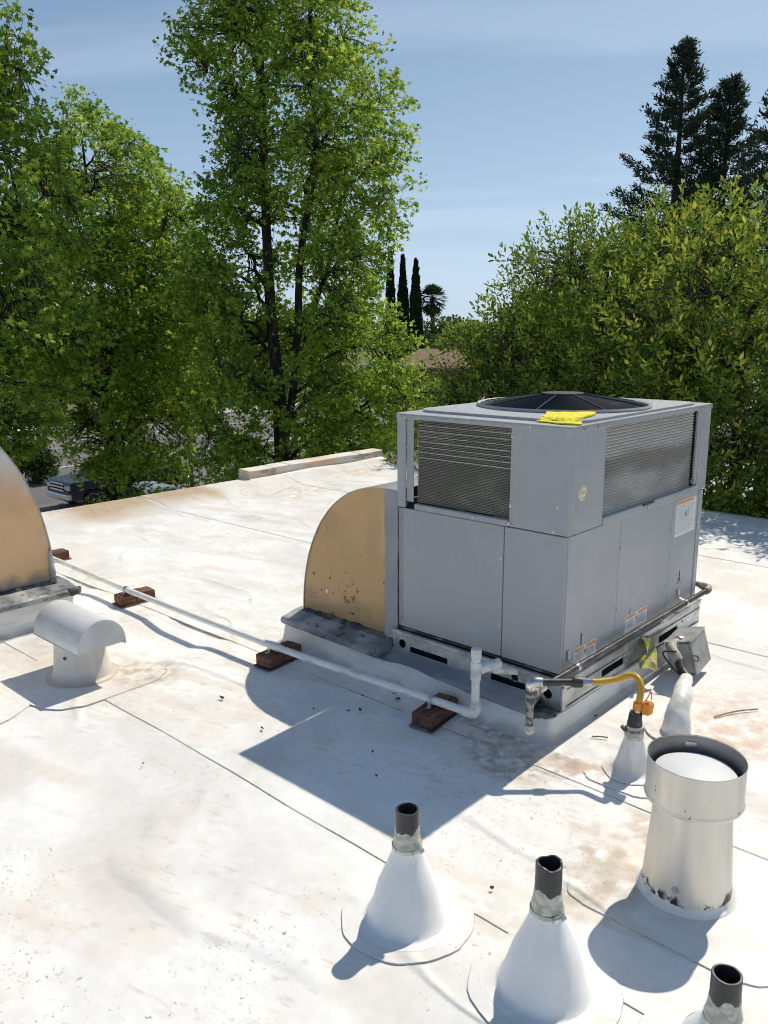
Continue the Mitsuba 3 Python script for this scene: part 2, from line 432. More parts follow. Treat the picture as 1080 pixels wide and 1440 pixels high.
mat('mastic_grey', mastic_col, 0.55, bump=lambda p, n, uv: fbm(p.x * 16, p.y * 16, p.z * 16, 4), bscale=0.02)
mat('mastic_plain', lambda p, n, uv: mix((0.25, 0.26, 0.27), (0.34, 0.35, 0.35), fbm(p.x * 12, p.y * 12, p.z * 7, 4)), 0.5, bump=lambda p, n, uv: fbm(p.x * 20, p.y * 20, p.z * 12, 4), bscale=0.012)
mat('mastic_dark', lambda p, n, uv: mix((0.035, 0.035, 0.036), (0.16, 0.16, 0.15), smoothstep(0.45, 0.7, fbm(p.x * 20, p.y * 20, p.z * 20, 4))), 0.7,
    bump=lambda p, n, uv: fbm(p.x * 30, p.y * 30, p.z * 30, 3), bscale=0.015)
mat('vent_white', lambda p, n, uv: mix((0.60, 0.61, 0.61), (0.52, 0.52, 0.51), smoothstep(0.4, 0.7, fbm(p.x * 6, p.y * 6, p.z * 4, 3))), 0.36)
mat('vent_base_white', lambda p, n, uv: mix(mix((0.60, 0.58, 0.54), (0.50, 0.47, 0.42), smoothstep(0.42, 0.7, fbm(p.x * 12, p.y * 12, p.z * 3, 3))),
    (0.44, 0.36, 0.26), smoothstep(0.06, 0.0, p.z) * 0.5), 0.45)


def flue_col(p, n, uv):
    ang = dr.atan2(p.y + 0.57, p.x - 0.75)
    c = mix((0.74, 0.70, 0.63), (0.68, 0.635, 0.56), smoothstep(0.3, 0.7, fbm(ang * 3, p.z * 2.0, 0, 3)))
    hgt = p.z + 0.07 * (fbm(ang * 5, p.z * 22, 1, 4) - 0.5)
    tar = smoothstep(0.045, 0.022, hgt) * smoothstep(0.46, 0.53, fbm(ang * 7, p.z * 55, 3, 3) + 0.10 * smoothstep(0.05, 0.01, p.z))
    pock = smoothstep(0.29, 0.30, p.z) * smoothstep(0.76, 0.79, fbm(ang * 26 + 2, p.z * 95, 5, 2)) * smoothstep(0.62, 0.70, fbm(ang * 3, p.z * 9, 7, 2))
    return mix(c, (0.02, 0.018, 0.016), dr.maximum(tar * smoothstep(0.30, 0.20, p.z), pock * 0.8))


def flue_metal(p, n, uv):
    ang = dr.atan2(p.y + 0.57, p.x - 0.75)
    hgt = p.z + 0.07 * (fbm(ang * 5, p.z * 22, 1, 4) - 0.5)
    return 0.72 * (1 - smoothstep(0.05, 0.025, hgt))


scene['flue_metal'] = {'type': 'twosided', 'bsdf': {'type': 'principled', 'base_color': proc(flue_col), 'roughness': proc(lambda p, n, uv: 0.36 + 0.2 * fbm(p.x * 25, p.y * 25, p.z * 9, 3)), 'metallic': proc(flue_metal)}}
mat('flue_inside', lambda p, n, uv: mix((0.42, 0.41, 0.39), (0.26, 0.25, 0.24), fbm(p.x * 14, p.y * 14, p.z * 30, 3)), 0.5, 0.7)
mat('cap_white', lambda p, n, uv: mix((0.66, 0.68, 0.70), (0.58, 0.60, 0.62), fbm(p.x * 20, p.y * 20, p.z * 20, 3)), 0.5)
mat('label_white', (0.68, 0.68, 0.66), 0.45)
mat('label_orange', (0.72, 0.30, 0.08), 0.5)
mat('label_ink', (0.12, 0.12, 0.13), 0.6)
mat('label_grey', (0.42, 0.43, 0.44), 0.55)
mat('badge_tan', (0.62, 0.50, 0.33), 0.4)
mat('badge_cream', (0.74, 0.68, 0.56), 0.4)
mat('box_grey', lambda p, n, uv: mix((0.36, 0.37, 0.36), (0.27, 0.27, 0.25), smoothstep(0.4, 0.7, fbm(p.x * 20, p.y * 20, p.z * 20, 3))), 0.5, 0.3)
mat('conduit', lambda p, n, uv: mix((0.44, 0.41, 0.37), (0.32, 0.30, 0.26), fbm(p.x * 50, p.y * 50, p.z * 50, 2)), 0.6)
mat('parapet_stain', lambda p, n, uv: mix(mix((0.70, 0.67, 0.60), (0.62, 0.42, 0.26), smoothstep(0.40, 0.62, fbm(p.y * 2.2 + 1, p.z * 9, p.x * 2, 4)) * 0.7),
    (0.12, 0.09, 0.07), smoothstep(0.62, 0.70, fbm(p.y * 9, p.z * 16, 2, 4)) * 0.5), 0.7, bump=lambda p, n, uv: fbm(p.x * 20, p.y * 14, p.z * 20, 3), bscale=0.006)
mat('leaf_scrap', (0.035, 0.03, 0.022), 0.9)
mat('straw', (0.30, 0.24, 0.16), 0.9)
# street and far things
mat('asphalt', lambda p, n, uv: mix((0.115, 0.112, 0.108), (0.165, 0.16, 0.152), smoothstep(0.3, 0.7, fbm(p.x * 0.5, p.y * 0.25, 0, 4))) * (0.9 + 0.2 * fbm(p.x * 9, p.y * 9, 0, 2)), 0.85)
mat('concrete', lambda p, n, uv: mix((0.40, 0.385, 0.35), (0.52, 0.50, 0.46), fbm(p.x * 0.8, p.y * 0.8, 0, 4)), 0.85)
mat('road_paint', (0.62, 0.61, 0.57), 0.7)
mat('earth', lambda p, n, uv: mix((0.13, 0.11, 0.07), (0.10, 0.12, 0.05), smoothstep(0.4, 0.6, fbm(p.x * 0.3, p.y * 0.3, 0, 4))), 0.95)
mat('bark', lambda p, n, uv: mix((0.028, 0.023, 0.019), (0.08, 0.066, 0.052), smoothstep(0.35, 0.7, fbm(p.x * 16, p.y * 16, p.z * 3.5, 4))), 0.9,
    bump=lambda p, n, uv: fbm(p.x * 18, p.y * 18, p.z * 4, 3), bscale=0.04)
for nm, tr, rf in (('leaf', 1.0, 0.40), ('leaf_gloss', 0.7, 0.30), ('needle', 0.4, 0.6)):
    scene[nm] = {'type': 'principledthin', 'base_color': {'type': 'mesh_attribute', 'name': 'vertex_color'}, 'roughness': rf, 'diff_trans': tr, 'spec_trans': 0.0, 'eta': 1.4}
mat('stucco_brown', lambda p, n, uv: mix((0.17, 0.105, 0.075), (0.22, 0.14, 0.10), fbm(p.x * 2, p.y * 2, p.z * 2, 3)), 0.9)
mat('roof_brown', lambda p, n, uv: mix((0.21, 0.135, 0.088), (0.30, 0.20, 0.135), fbm(p.x * 2, p.y * 2, p.z * 6, 3)), 0.9)
mat('brick', lambda p, n, uv: mix((0.30, 0.10, 0.065), (0.20, 0.07, 0.05), fbm(p.x * 9, p.y * 9, p.z * 9, 3)), 0.9)
mat('pole_paint', (0.06, 0.03, 0.022), 0.6)
mat('glass_dark', (0.012, 0.014, 0.017), 0.08)
mat('car_black', (0.012, 0.014, 0.02), 0.25, clearcoat=1.0)
mat('car_silver', (0.30, 0.33, 0.38), 0.3, 0.4, clearcoat=1.0)
mat('chrome', (0.75, 0.75, 0.75), 0.15, 1.0)
mat('tyre', (0.02, 0.02, 0.02), 0.85)
mat('lamp_red', (0.45, 0.02, 0.015), 0.2)
mat('lamp_clear', (0.55, 0.52, 0.45), 0.12)

#%%ROOF
# ------------------------------------------------------------------ the roof: deck, membrane sheets lapped shingle-wise, seams, raised edge
rng = np.random.default_rng(3)
deck = cat(cbox(-5.25, 6.5, -8.0, 4.45, -0.40, -0.06, 0.01))
ROOF = struct('roof', deck, 'membrane', 'flat white membrane roof with tan water stains and lapped seams')
wall = cbox(-5.05, 6.3, -7.8, 4.25, -5.2, -0.42, 0.02)
add('building_wall', wall, 'concrete', ROOF)


def wob(x, k=0.0):
    return 0.008 * np.sin(x * 1.3 + k) + 0.003 * np.sin(x * 4.3 + 2 * k) + 0.0015 * np.sin(x * 11.7 + k)


SEAMS = [-8.0, -3.6, -2.35, -1.06, -0.275, 1.35, 2.95, 4.42]


def zroof(x, y):
    w = smooth01((x + 3.75) / 0.5) * smooth01((-1.40 - x) / 0.4) * smooth01((y + 0.66) / 0.12) * smooth01((-0.25 - y) / 0.10)
    w = -0.022 * w * smooth01(0.5 + 0.9 * np.sin(x * 5.2) + 0.5 * np.sin(x * 9.1 + 1))
    return w + 0.055 * smooth01((-4.72 - x) / 0.36)


for i in range(len(SEAMS) - 1):
    xs = np.concatenate([np.linspace(-5.30, -4.6, 16), np.linspace(-4.5, 6.5, 111)])
    y0, y1 = SEAMS[i], SEAMS[i + 1] + (0.05 if i < len(SEAMS) - 2 else 0)
    top = 0.003 * (i - 3)          # each sheet laps over the one towards the street
    ts = np.linspace(0, 1, 9)
    X, TT = np.meshgrid(xs, ts)
    Y = (y0 + wob(X, i) * (i > 0)) * (1 - TT) + (y1 + wob(X, i + 1) * (i < len(SEAMS) - 2)) * TT
    Z = top + zroof(X, Y) * 1.0
    if i < len(SEAMS) - 2:
        Z = Z - 0.0
    n0, n1 = X.shape
    V = np.stack([X, Y, Z], -1).reshape(-1, 3)
    Vb = V - [0, 0, 0.0035]
    q = (np.arange(n0 - 1)[:, None] * n1 + np.arange(n1 - 1)[None]).reshape(-1)
    F = np.stack([q, q + 1, q + n1 + 1, q + n1], 1)
    e = np.arange(n1 - 1)
    Fe = np.stack([e + n0 * n1, e + 1 + n0 * n1, e + 1, e], 1)
    add('membrane_sheet', tm(np.vstack([V, Vb]), np.vstack([F, Fe])), 'membrane', ROOF)
    if i > 2:
        a = np.linspace(-4.7, 6.4, 160)
        pth = np.stack([a, y0 + wob(a, i) - 0.0015, 0 * a + top - 0.0025 + zroof(a, 0)], 1)
        add('seam_sealant', tube(pth, 0.0010 + 0.0009 * vnoise(a * 6, a * 0, i), 6), 'seam_dirt', ROOF)
edge = np.array([(-5.30, 0.055), (-5.335, 0.045), (-5.345, 0.0), (-5.345, -0.22), (-5.30, -0.22)])
yy = np.linspace(-8, 4.45, 60)
V = np.array([(x, y, z) for y in yy for x, z in edge])
k = len(edge)
F = np.array([(j * k + i, j * k + i + 1, (j + 1) * k + i + 1, (j + 1) * k + i) for j in range(len(yy) - 1) for i in range(k - 1)])
add('drip_edge', tm(V, F), 'curb_white', ROOF, smooth=40)
xx = np.linspace(-5.345, 6.5, 40)
edge = np.array([(4.40, 0.012), (4.44, 0.012), (4.455, 0.0), (4.46, -0.2), (4.44, -0.2)])
V = np.array([(x, y, z + zroof(np.array(x), 0)) for x in xx for y, z in edge])
F = np.array([(j * k + i, j * k + i + 1, (j + 1) * k + i + 1, (j + 1) * k + i) for j in range(len(xx) - 1) for i in range(k - 1)])
add('drip_edge', tm(V, F), 'curb_white', ROOF, smooth=40)

# patches lapped on the membrane (parts of the roof)


def patch(poly, z, name='membrane_patch', parent=None, m='membrane'):
    cs = m3.CrossSection([np.array(poly, float)])
    g = unman(m3.Manifold.extrude(cs, 0.0045))
    g.apply_translation([0, 0, z - 0.0045])
    key = add(name, g, m, parent or ROOF)
    p = np.array([(x, y, z - 0.0022) for x, y in poly])
    p = np.vstack([p, p[:1]])
    add('seam_sealant', tube(p, 0.0008 + 0.0006 * vnoise(p[:, 0] * 14, p[:, 1] * 14, 3), 5, caps=False), 'seam_dirt', parent or ROOF)
    return key


def ccw(p):
    p = np.array(p, float)
    a = np.sum(p[:, 0] * np.roll(p[:, 1], -1) - np.roll(p[:, 0], -1) * p[:, 1])
    return p if a > 0 else p[::-1]


def wobble_round(x0, x1, y0, y1, r, amp, seed):
    p = np.array(rrect(x0, x1, y0, y1, r, 9))
    p = np.vstack([p[i] + (p[(i + 1) % len(p)] - p[i]) * t for i in range(len(p)) for t in (0, 0.34, 0.67)]).reshape(-1, 2)
    g = np.random.default_rng(seed)
    ph = g.uniform(0, 6, 4)
    a = np.arange(len(p)) / len(p) * 2 * np.pi
    w = amp * (np.sin(3 * a + ph[0]) + 0.6 * np.sin(7 * a + ph[1]) + 0.4 * np.sin(13 * a + ph[2]))
    c = p.mean(0)
    d = (p - c) / np.linalg.norm(p - c, axis=1, keepdims=True)
    return ccw(p + d * w[:, None])


patch(wobble_round(0.485, 1.06, -0.835, -0.335, 0.10, 0.004, 1), 0.0045)
patch(wobble_round(-2.26, -1.63, -1.30, -0.66, 0.17, 0.006, 2), 0.0045)
patch(wobble_round(0.22, 0.485, -0.235, 0.03, 0.05, 0.004, 3), 0.0080)

#%%CURB
# ------------------------------------------------------------------ roof curb under unit and duct
CURB = thing('roof_curb', 'low white membrane-wrapped curb carrying the grey rooftop unit and its duct', 'roof curb')
m = loft_rect(-1.543, 0.014, -0.100, 1.345, [(0.05, 0.002), (0.028, 0.006), (0.010, 0.020), (0.003, 0.045), (0.0, 0.070), (-0.001, 0.084), (-0.006, 0.088)], 0.012, 5)
v = np.array(m.vertices)
v = trimesh.Trimesh(v, m.faces, process=False).subdivide_to_size(0.08, max_iter=12)
vv = np.array(v.vertices)
h = smooth01((vv[:, 2] - 0.02) / 0.05)
vv[:, 2] += h * (-0.0135 * np.minimum(vv[:, 0], 0) + 0.005 * np.sin(vv[:, 0] * 7) + 0.004 * np.sin(vv[:, 0] * 17 + 1))
vv[:, 1] += (vv[:, 1] < -0.05) * (0.006 * np.sin(vv[:, 0] * 5 + vv[:, 2] * 20) + 0.003 * np.sin(vv[:, 0] * 13))
add('membrane_wrap', trimesh.Trimesh(vv, v.faces, process=True), 'curb_white', CURB, smooth=50)


def lumpy(m, amp, size, seed, freq=9.0):
    m = m.subdivide_to_size(size, max_iter=12)
    m = trimesh.Trimesh(m.vertices, m.faces, process=True)
    v = np.array(m.vertices)
    q = [np.asarray(meshkit.fbm(v * freq + seed * 7.3 + k * 31.1)) for k in range(3)]
    n = np.array(m.vertex_normals)
    m.vertices = v + amp * np.stack([a - a.mean() for a in q], 1) * 2 + n * 0
    return m


m = lumpy(cbox(-1.553, -0.872, -0.122, 0.90, 0.112, 0.168, 0.010), 0.006, 0.05, 1)
v = np.array(m.vertices)
v[:, 2] -= 0.020 * smooth01((0.0 - v[:, 1]) / 0.13) * (v[:, 2] > 0.14) + (v[:, 0] + 1.55) * 0.014
m.vertices = v
add('metal_cap', m, 'mastic_grey', CURB, smooth=35, label='lumpy grey-coated metal cap around the duct')
fl = np.array([(-0.020, 0.140), (-0.026, 0.134), (-0.090, 0.097), (-0.098, 0.090), (-0.098, 0.080)])
xs = np.linspace(-0.885, -0.075, 30)
V = np.array([(x, y, z + (0.0 if i < 2 else -0.0135 * x * (z < 0.13))) for x in xs for i, (y, z) in enumerate(fl)])
k = len(fl)
F = np.array([(j * k + i, j * k + i + 1, (j + 1) * k + i + 1, (j + 1) * k + i) for j in range(len(xs) - 1) for i in range(k - 1)])
add('flange', tm(V, F), 'galv_dull', CURB, smooth=30, label='dull galvanized flange below the base rail')
m = lumpy(cbox(-0.12, 0.010, -0.092, -0.026, 0.070, 0.102, 0.01), 0.016, 0.012, 5, 30)
add('sealant', m, 'mastic_dark', CURB, smooth=40)
m = lumpy(cbox(-0.90, -0.868, -0.115, -0.02, 0.10, 0.155, 0.01), 0.010, 0.012, 6, 30)
add('sealant', m, 'mastic_grey', CURB, smooth=40)

# ------------------------------------------------------------------ quarter-round supply duct at the unit
DUCT = thing('supply_duct', 'tan quarter-round sheet metal duct joined to the left side of the grey unit', 'duct')


def quarter(cx, a, z0, b, n=28, inset=0.0):
    t = np.linspace(0, np.pi / 2, n)
    return np.stack([cx - (a - inset) * np.cos(t) ** 0.92, z0 + (b - inset) * np.sin(t) ** 0.96], 1)


def duct_mesh(outer, x_end, z0, t):
    p = np.vstack([outer, [[x_end, z0]]])
    return p


q = quarter(-0.93, 0.575, 0.155, 0.712)
poly = ccw(np.vstack([q, [[-0.862, q[-1, 1]], [-0.862, 0.155]]]))
face = plate(poly, [], 0.004, 'y', 0.010)
add('side_panel', face, 'duct_tan', DUCT)


def curved_sheet(q, y0, y1, th, x_end):
    p = np.vstack([q, [[x_end, q[-1, 1]]]])
    d = np.gradient(p, axis=0)
    nrm = np.stack([-d[:, 1], d[:, 0]], 1)
    nrm /= np.linalg.norm(nrm, axis=1, keepdims=True)
    V, k = [], len(p)
    for y in (y0, y1):
        V += [np.stack([p[:, 0], p[:, 0] * 0 + y, p[:, 1]], 1), np.stack([p[:, 0] + nrm[:, 0] * th, p[:, 0] * 0 + y, p[:, 1] + nrm[:, 1] * th], 1)]
    V = np.vstack(V)
    i = np.arange(k - 1)
    F = []
    for a, b in ((1, 3), (0, 2), (0, 1), (2, 3)):
        F.append(np.stack([a * k + i, a * k + i + 1, b * k + i + 1, b * k + i], 1))
    return tm(V, np.vstack(F))


add('curved_sheet', curved_sheet(q, 0.004, 0.62, 0.004, -0.862), 'duct_metal', DUCT, smooth=35)
add('side_panel', plate(poly, [], 0.004, 'y', 0.612), 'duct_tan', DUCT)
m = lumpy(cbox(-0.935, -0.8555, 0.000, 0.010, 0.165, 0.868, 0.003), 0.008, 0.035, 8, 14)
add('collar', m, 'mastic_plain', DUCT, smooth=40, label='grey mastic strip sealing the duct to the unit')
pts = [(-1.50 + 0.6 * t, 0.004, 0.162) for t in np.linspace(0, 1, 26)]
m = lumpy(tube(pts, 0.016 + 0.004 * np.sin(np.arange(26) * 1.7), 10), 0.010, 0.02, 9, 22)
add('sealant', m, 'mastic_dark', DUCT, smooth=40)
for p in [(-1.335, 0.62), (-0.885, 0.845), (-1.33, 0.30)]:
    add('screw', hexhead((p[0], 0.009, p[1]), (0, -1, 0), 0.008, 0.004), 'screw_zinc', DUCT)

# ------------------------------------------------------------------ the rooftop unit
UNIT = thing('rooftop_air_conditioner', 'grey packaged rooftop air conditioner with louvred coils and a black fan guard on top', 'air conditioner')
U = 'unit_paint'
core = cbox(-0.838, -0.014, 0.014, 1.300, 0.235, 0.800, 0.004)
add('inner_cabinet', core, 'unit_dark', UNIT)
# lower panels, face towards the street camera (-y)
add('panel', cbox(-0.843, -0.2885, 0.004, 0.014, 0.241, 0.796, 0.0025), U, UNIT, smooth=25)
add('panel', cbox(-0.2845, -0.004, 0.003, 0.013, 0.241, 0.796, 0.0025), U, UNIT, smooth=25)
add('corner_trim', cbox(-0.852, -0.8455, 0.006, 0.030, 0.240, 0.796, 0.002), U, UNIT, smooth=25)
add('panel_rib', cbox(-0.833, -0.828, -0.001, 0.006, 0.262, 0.786, 0.002), U, UNIT, smooth=25)
# lower panels on the +x face
add('panel', cbox(-0.014, -0.003, 0.016, 0.4405, 0.241, 0.796, 0.0025), U, UNIT, smooth=25)
add('panel', cbox(-0.014, -0.004, 0.4445, 0.9625, 0.241, 0.796, 0.0025), U, UNIT, smooth=25)
add('panel', cbox(-0.014, -0.005, 0.9665, 1.262, 0.241, 0.796, 0.0025), U, UNIT, smooth=25)
add('corner_trim', cbox(-0.016, -0.001, 1.2655, 1.308, 0.240, 0.796, 0.0025), U, UNIT, smooth=25)
add('panel', cbox(-0.80, -0.02, 1.300, 1.309, 0.241, 0.796, 0.0025), U, UNIT, smooth=25)
add('panel', cbox(-0.849, -0.838, 0.034, 1.300, 0.241, 0.796, 0.0025), U, UNIT, smooth=25)
# bottom skirts
add('bottom_lip', cat(cbox(-0.846, -0.002, -0.002, 0.012, 0.229, 0.240, 0.003), cbox(-0.012, 0.003, 0.0125, 1.312, 0.229, 0.240, 0.003)), 'mastic_dark', UNIT)
# upper section: mid band, posts, top frame
z0, z1 = 0.801, 1.2145
Yf, Xf = -0.004, 0.004
add('mid_band', cbox(-0.750, -0.262, Yf - 0.006, 0.016, z0, 0.826, 0.003), U, UNIT, smooth=25)
add('mid_band', cbox(-0.012, Xf + 0.008, 0.262, 1.205, z0 - 0.002, 0.832, 0.004), U, UNIT, smooth=25)
add('mid_band', cbox(-0.80, -0.02, 1.300, 1.316, z0, 0.826, 0.003), U, UNIT, smooth=25)
add('mid_band', cbox(-0.854, -0.838, 0.05, 1.26, z0, 0.826, 0.003), U, UNIT, smooth=25)
near = cat(cbox(-0.2615, Xf, Yf, 0.010, z0, 1.196, 0.003), cbox(-0.010, Xf, 0.0105, 0.2615, z0, 1.196, 0.003))
add('corner_post', near, U, UNIT, smooth=25)
add('corner_post', cat(cbox(-0.854, -0.806, Yf, 0.008, z0, 1.196, 0.003), cbox(-0.854, -0.842, 0.0085, 0.05, z0, 1.196, 0.003),
    cbox(-0.8055, -0.767, Yf + 0.010, 0.012, z0 + 0.028, 1.196, 0.002)), U, UNIT, smooth=25)
add('corner_post', cat(cbox(-0.010, Xf, 1.205, 1.318, z0, 1.196, 0.003), cbox(-0.012, Xf - 0.004, 1.178, 1.2045, 0.834, 1.196, 0.002),
    cbox(-0.06, -0.0105, 1.302, 1.318, z0, 1.196, 0.003)), U, UNIT, smooth=25)
add('corner_post', cat(cbox(-0.854, -0.842, 1.26, 1.318, z0, 1.196, 0.003), cbox(-0.8415, -0.80, 1.304, 1.318, z0, 1.196, 0.003)), U, UNIT, smooth=25)
# top frame rail and top cover with the round opening
FC = (-0.425, 0.655)
FR = 0.380
outer = np.array(rrect(-0.858, 0.008, -0.008, 1.322, 0.006, 4))
rails = cat(cbox(-0.857, 0.007, -0.007, 0.005, 1.192, z1 - 0.004, 0.002), cbox(-0.005, 0.0068, 0.0055, 1.321, 1.192, z1 - 0.004, 0.002),
            cbox(-0.857, -0.006, 1.309, 1.321, 1.192, z1 - 0.004, 0.002), cbox(-0.857, -0.845, 0.0055, 1.3085, 1.192, z1 - 0.004, 0.002))
add('top_frame', rails, U, UNIT, smooth=25)


def holed(outline, z, t):
    cs = m3.CrossSection([np.array(outline, float), np.array(circ(*FC, FR, 64), float)[::-1]], m3.FillRule.EvenOdd)
    m = unman(m3.Manifold.extrude(cs, t))
    m.apply_translation([0, 0, z])
    return m


add('top_cover', holed(outer, z1 - 0.004, 0.005), U, UNIT, smooth=25)
add('raised_deck', holed(rrect(-0.832, -0.018, 0.085, 1.235, 0.10, 9), z1 + 0.001, 0.011), U, UNIT, smooth=25)
sh = lathe([(FR + 0.004, 0.0), (FR + 0.012, 0.012), (FR + 0.008, 0.019), (FR - 0.004, 0.014), (FR - 0.012, -0.01), (FR - 0.014, -0.12)], 72, (*FC, z1 + 0.008))
add('fan_ring', sh, U, UNIT, smooth=40)
# fan guard: concentric wires, ribs, hub plate
rings = []
for r in np.linspace(0.095, FR - 0.006, 32):
    z = 1.278 - 0.046 * ((r - 0.08) / (FR - 0.08)) ** 1.15
    a = np.linspace(0, 2 * np.pi, 73)
    rings.append(tube(np.stack([FC[0] + r * np.cos(a), FC[1] + r * np.sin(a), 0 * a + z], 1), 0.0019, 5, caps=False))
GUARD = add('fan_guard', cat(*rings), 'grille_black', UNIT, smooth=False)
for j in range(8):
    a = 2 * np.pi * (j + 0.3) / 8
    pth = [(FC[0] + r * math.cos(a), FC[1] + r * math.sin(a), 1.2815 - 0.046 * ((r - 0.08) / (FR - 0.08)) ** 1.15) for r in np.linspace(0.08, FR + 0.002, 8)]
    add('rib', tube(pth, 0.003, 6), 'grille_black', GUARD)
add('hub_plate', disc(0.095, 1.276, 1.285, 36, (*FC, 0)), 'unit_dark', GUARD, smooth=30)
FAN = add('fan', disc(0.06, 1.10, 1.19, 24, (*FC, 0)), 'unit_dark', UNIT, smooth=30)
for j in range(3):
    a = 2 * np.pi * j / 3
    bl = []
    for s_ in np.linspace(-0.5, 0.5, 7):
        for r in np.linspace(0.06, 0.325, 6):
            w = s_ * (0.5 + 0.5 * (r - 0.06) / 0.265) * 1.25
            bl.append((FC[0] + r * math.cos(a + w), FC[1] + r * math.sin(a + w), 1.15 + 0.05 * s_))
    F = np.array([(i * 6 + k, i * 6 + k + 1, i * 6 + k + 7, i * 6 + k + 6) for i in range(6) for k in range(5)])
    add('blade', tm(np.array(bl), F), 'duct_metal', FAN, smooth=True)
add('floor_pan', cbox(-0.836, -0.016, 0.02, 1.298, 0.8005, 0.806, 0.002), 'unit_dark', UNIT)
# coils: dark block, then the fins as one part each
zz = np.arange(0.832, 1.188, 0.0064)
zb2_ = np.arange(0.834, 1.190, 0.0130)


def fins_y(x0, x1, y, big):
    ms = []
    for i, z in enumerate(zz):
        th = 0.0021
        ms.append(trimesh.creation.box(bounds=[(x0, y, z), (x1, y + 0.006, z + th * 1.0)]))
    return cat(*ms)


COIL = add('coil', cbox(-0.752, -0.25, 0.022, 0.044, 0.827, 1.192, 0.002), 'fin_back', UNIT, label='dark dusty coil on the shaded face')
k_ = add('fin', fins_y(-0.752, -0.255, 0.0155, 0), 'fin_dark', COIL)
labels[k_] = {'kind': 'stuff'}
k_ = add('tube_wire', cat(*[trimesh.creation.cylinder(0.0016, segment=[(-0.742, 0.0135, z), (-0.256, 0.0135, z)], sections=6) for z in (1.168, 1.145, 1.122, 1.099, 1.076, 1.053, 1.030)]), 'bright_steel', COIL)
labels[k_] = {'kind': 'stuff'}
COIL2 = add('coil', cbox(-0.052, -0.024, 0.25, 1.165, 0.827, 1.192, 0.002), 'fin_back_side', UNIT, label='pale louvred coil with a brown dirt band')
ms = []
for z in zb2_:
    b = trimesh.creation.box(bounds=[(-0.0056, 0.258, -0.0009), (0.0056, 1.160, 0.0009)])
    b.apply_transform(trimesh.transformations.rotation_matrix(math.radians(36), [0, 1, 0]))
    b.apply_translation([-0.0185, 0, z])
    ms.append(b)
k_ = add('fin', cat(*ms), 'fin_side', COIL2)
labels[k_] = {'kind': 'stuff'}
add('end_plate', cbox(-0.05, -0.026, 1.1655, 1.178, 0.83, 1.19, 0.002), 'unit_dark', COIL2)
add('coil', cbox(-0.80, -0.06, 1.27, 1.295, 0.827, 1.192, 0.002), 'fin_back', UNIT)
add('coil', cbox(-0.835, -0.812, 0.15, 1.24, 0.827, 1.192, 0.002), 'fin_back', UNIT)
add('drain_clip', cbox(0.012, 0.024, 0.60, 0.70, 0.826, 0.836, 0.003), 'unit_dark', UNIT)
add('drain_clip', cbox(0.0115, 0.0135, 0.6485, 0.6525, 0.803, 0.823, 0.0005), 'unit_dark', UNIT)
for x, z in [(-0.817, 0.913), (-0.82, 0.252), (-0.431, 0.814), (-0.2985, 0.66), (-0.2985, 0.374), (-0.255, 0.814), (-0.044, 0.907), (-0.172, 1.2025), (-0.058, 0.811), (-0.254, 1.16), (-0.254, 0.886), (-0.832, 1.2025), (-0.80, 1.2025)]:
    y = Yf - 0.007 if 0.8 < z < 0.83 else (Yf if 0.83 <= z < 1.19 else (-0.0065 if z > 1.19 else 0.0045))
    if x in (-0.058,):
        y = Yf
    add('screw', hexhead((x, y, z), (0, -1, 0)), 'screw_zinc', UNIT)
for y, z in [(0.049, 0.906), (0.059, 0.811), (0.075, 1.2025), (0.179, 1.2025), (0.455, 0.661), (0.455, 0.39), (0.953, 0.651), (0.953, 0.386), (1.29, 1.2025), (1.25, 0.93), (1.28, 0.50)]:
    x = Xf if 0.8 < z < 1.19 else (0.0068 if z > 1.19 else -0.0035)
    add('screw', hexhead((x, y, z), (1, 0, 0)), 'screw_zinc', UNIT)
# louvre marks and access handle on the +x face
add('handle_slot', cbox(-0.0035, -0.001, 0.147, 0.153, 0.325, 0.375, 0.001), 'gap_dark', UNIT)
a = np.linspace(-1.1, 1.1, 12)
add('knockout', tube(np.stack([0 * a - 0.0042, 0.60 - 0.022 * np.cos(a), 0.345 + 0.026 * np.sin(a)], 1), 0.0016, 5), 'gap_dark', UNIT)
for dy, lean in ((-0.012, 0.012), (0, 0), (0.012, -0.01)):
    add('scratch', tube([(-0.0046, 1.10 + dy * 1.6, 0.36), (-0.0046, 1.10 + lean * 0.3, 0.40 + 0.02 * (dy == 0)), (-0.0046, 1.10, 0.425)], 0.001, 5), 'gap_dark', UNIT)
# badge
bd = move(disc(0.031, 0.0, 0.003, 40), (0, 0, 0), ry=90)
BADGE = add('badge', move(bd, (Xf - 0.001, 0.093, 0.957)), 'badge_cream', UNIT, label='round cream and tan maker badge on the near corner')
a = np.linspace(0, 2 * np.pi, 41)
add('ring', tube(np.stack([0 * a + Xf + 0.0018, 0.093 + 0.025 * np.cos(a), 0.957 + 0.025 * np.sin(a)], 1), 0.003, 6, caps=False), 'badge_tan', BADGE)
add('emblem', tube([(Xf + 0.0018, 0.093 + t, 0.957 + 0.005 * math.sin(t * 320)) for t in np.linspace(-0.016, 0.016, 17)], 0.0035, 6), 'badge_tan', BADGE)


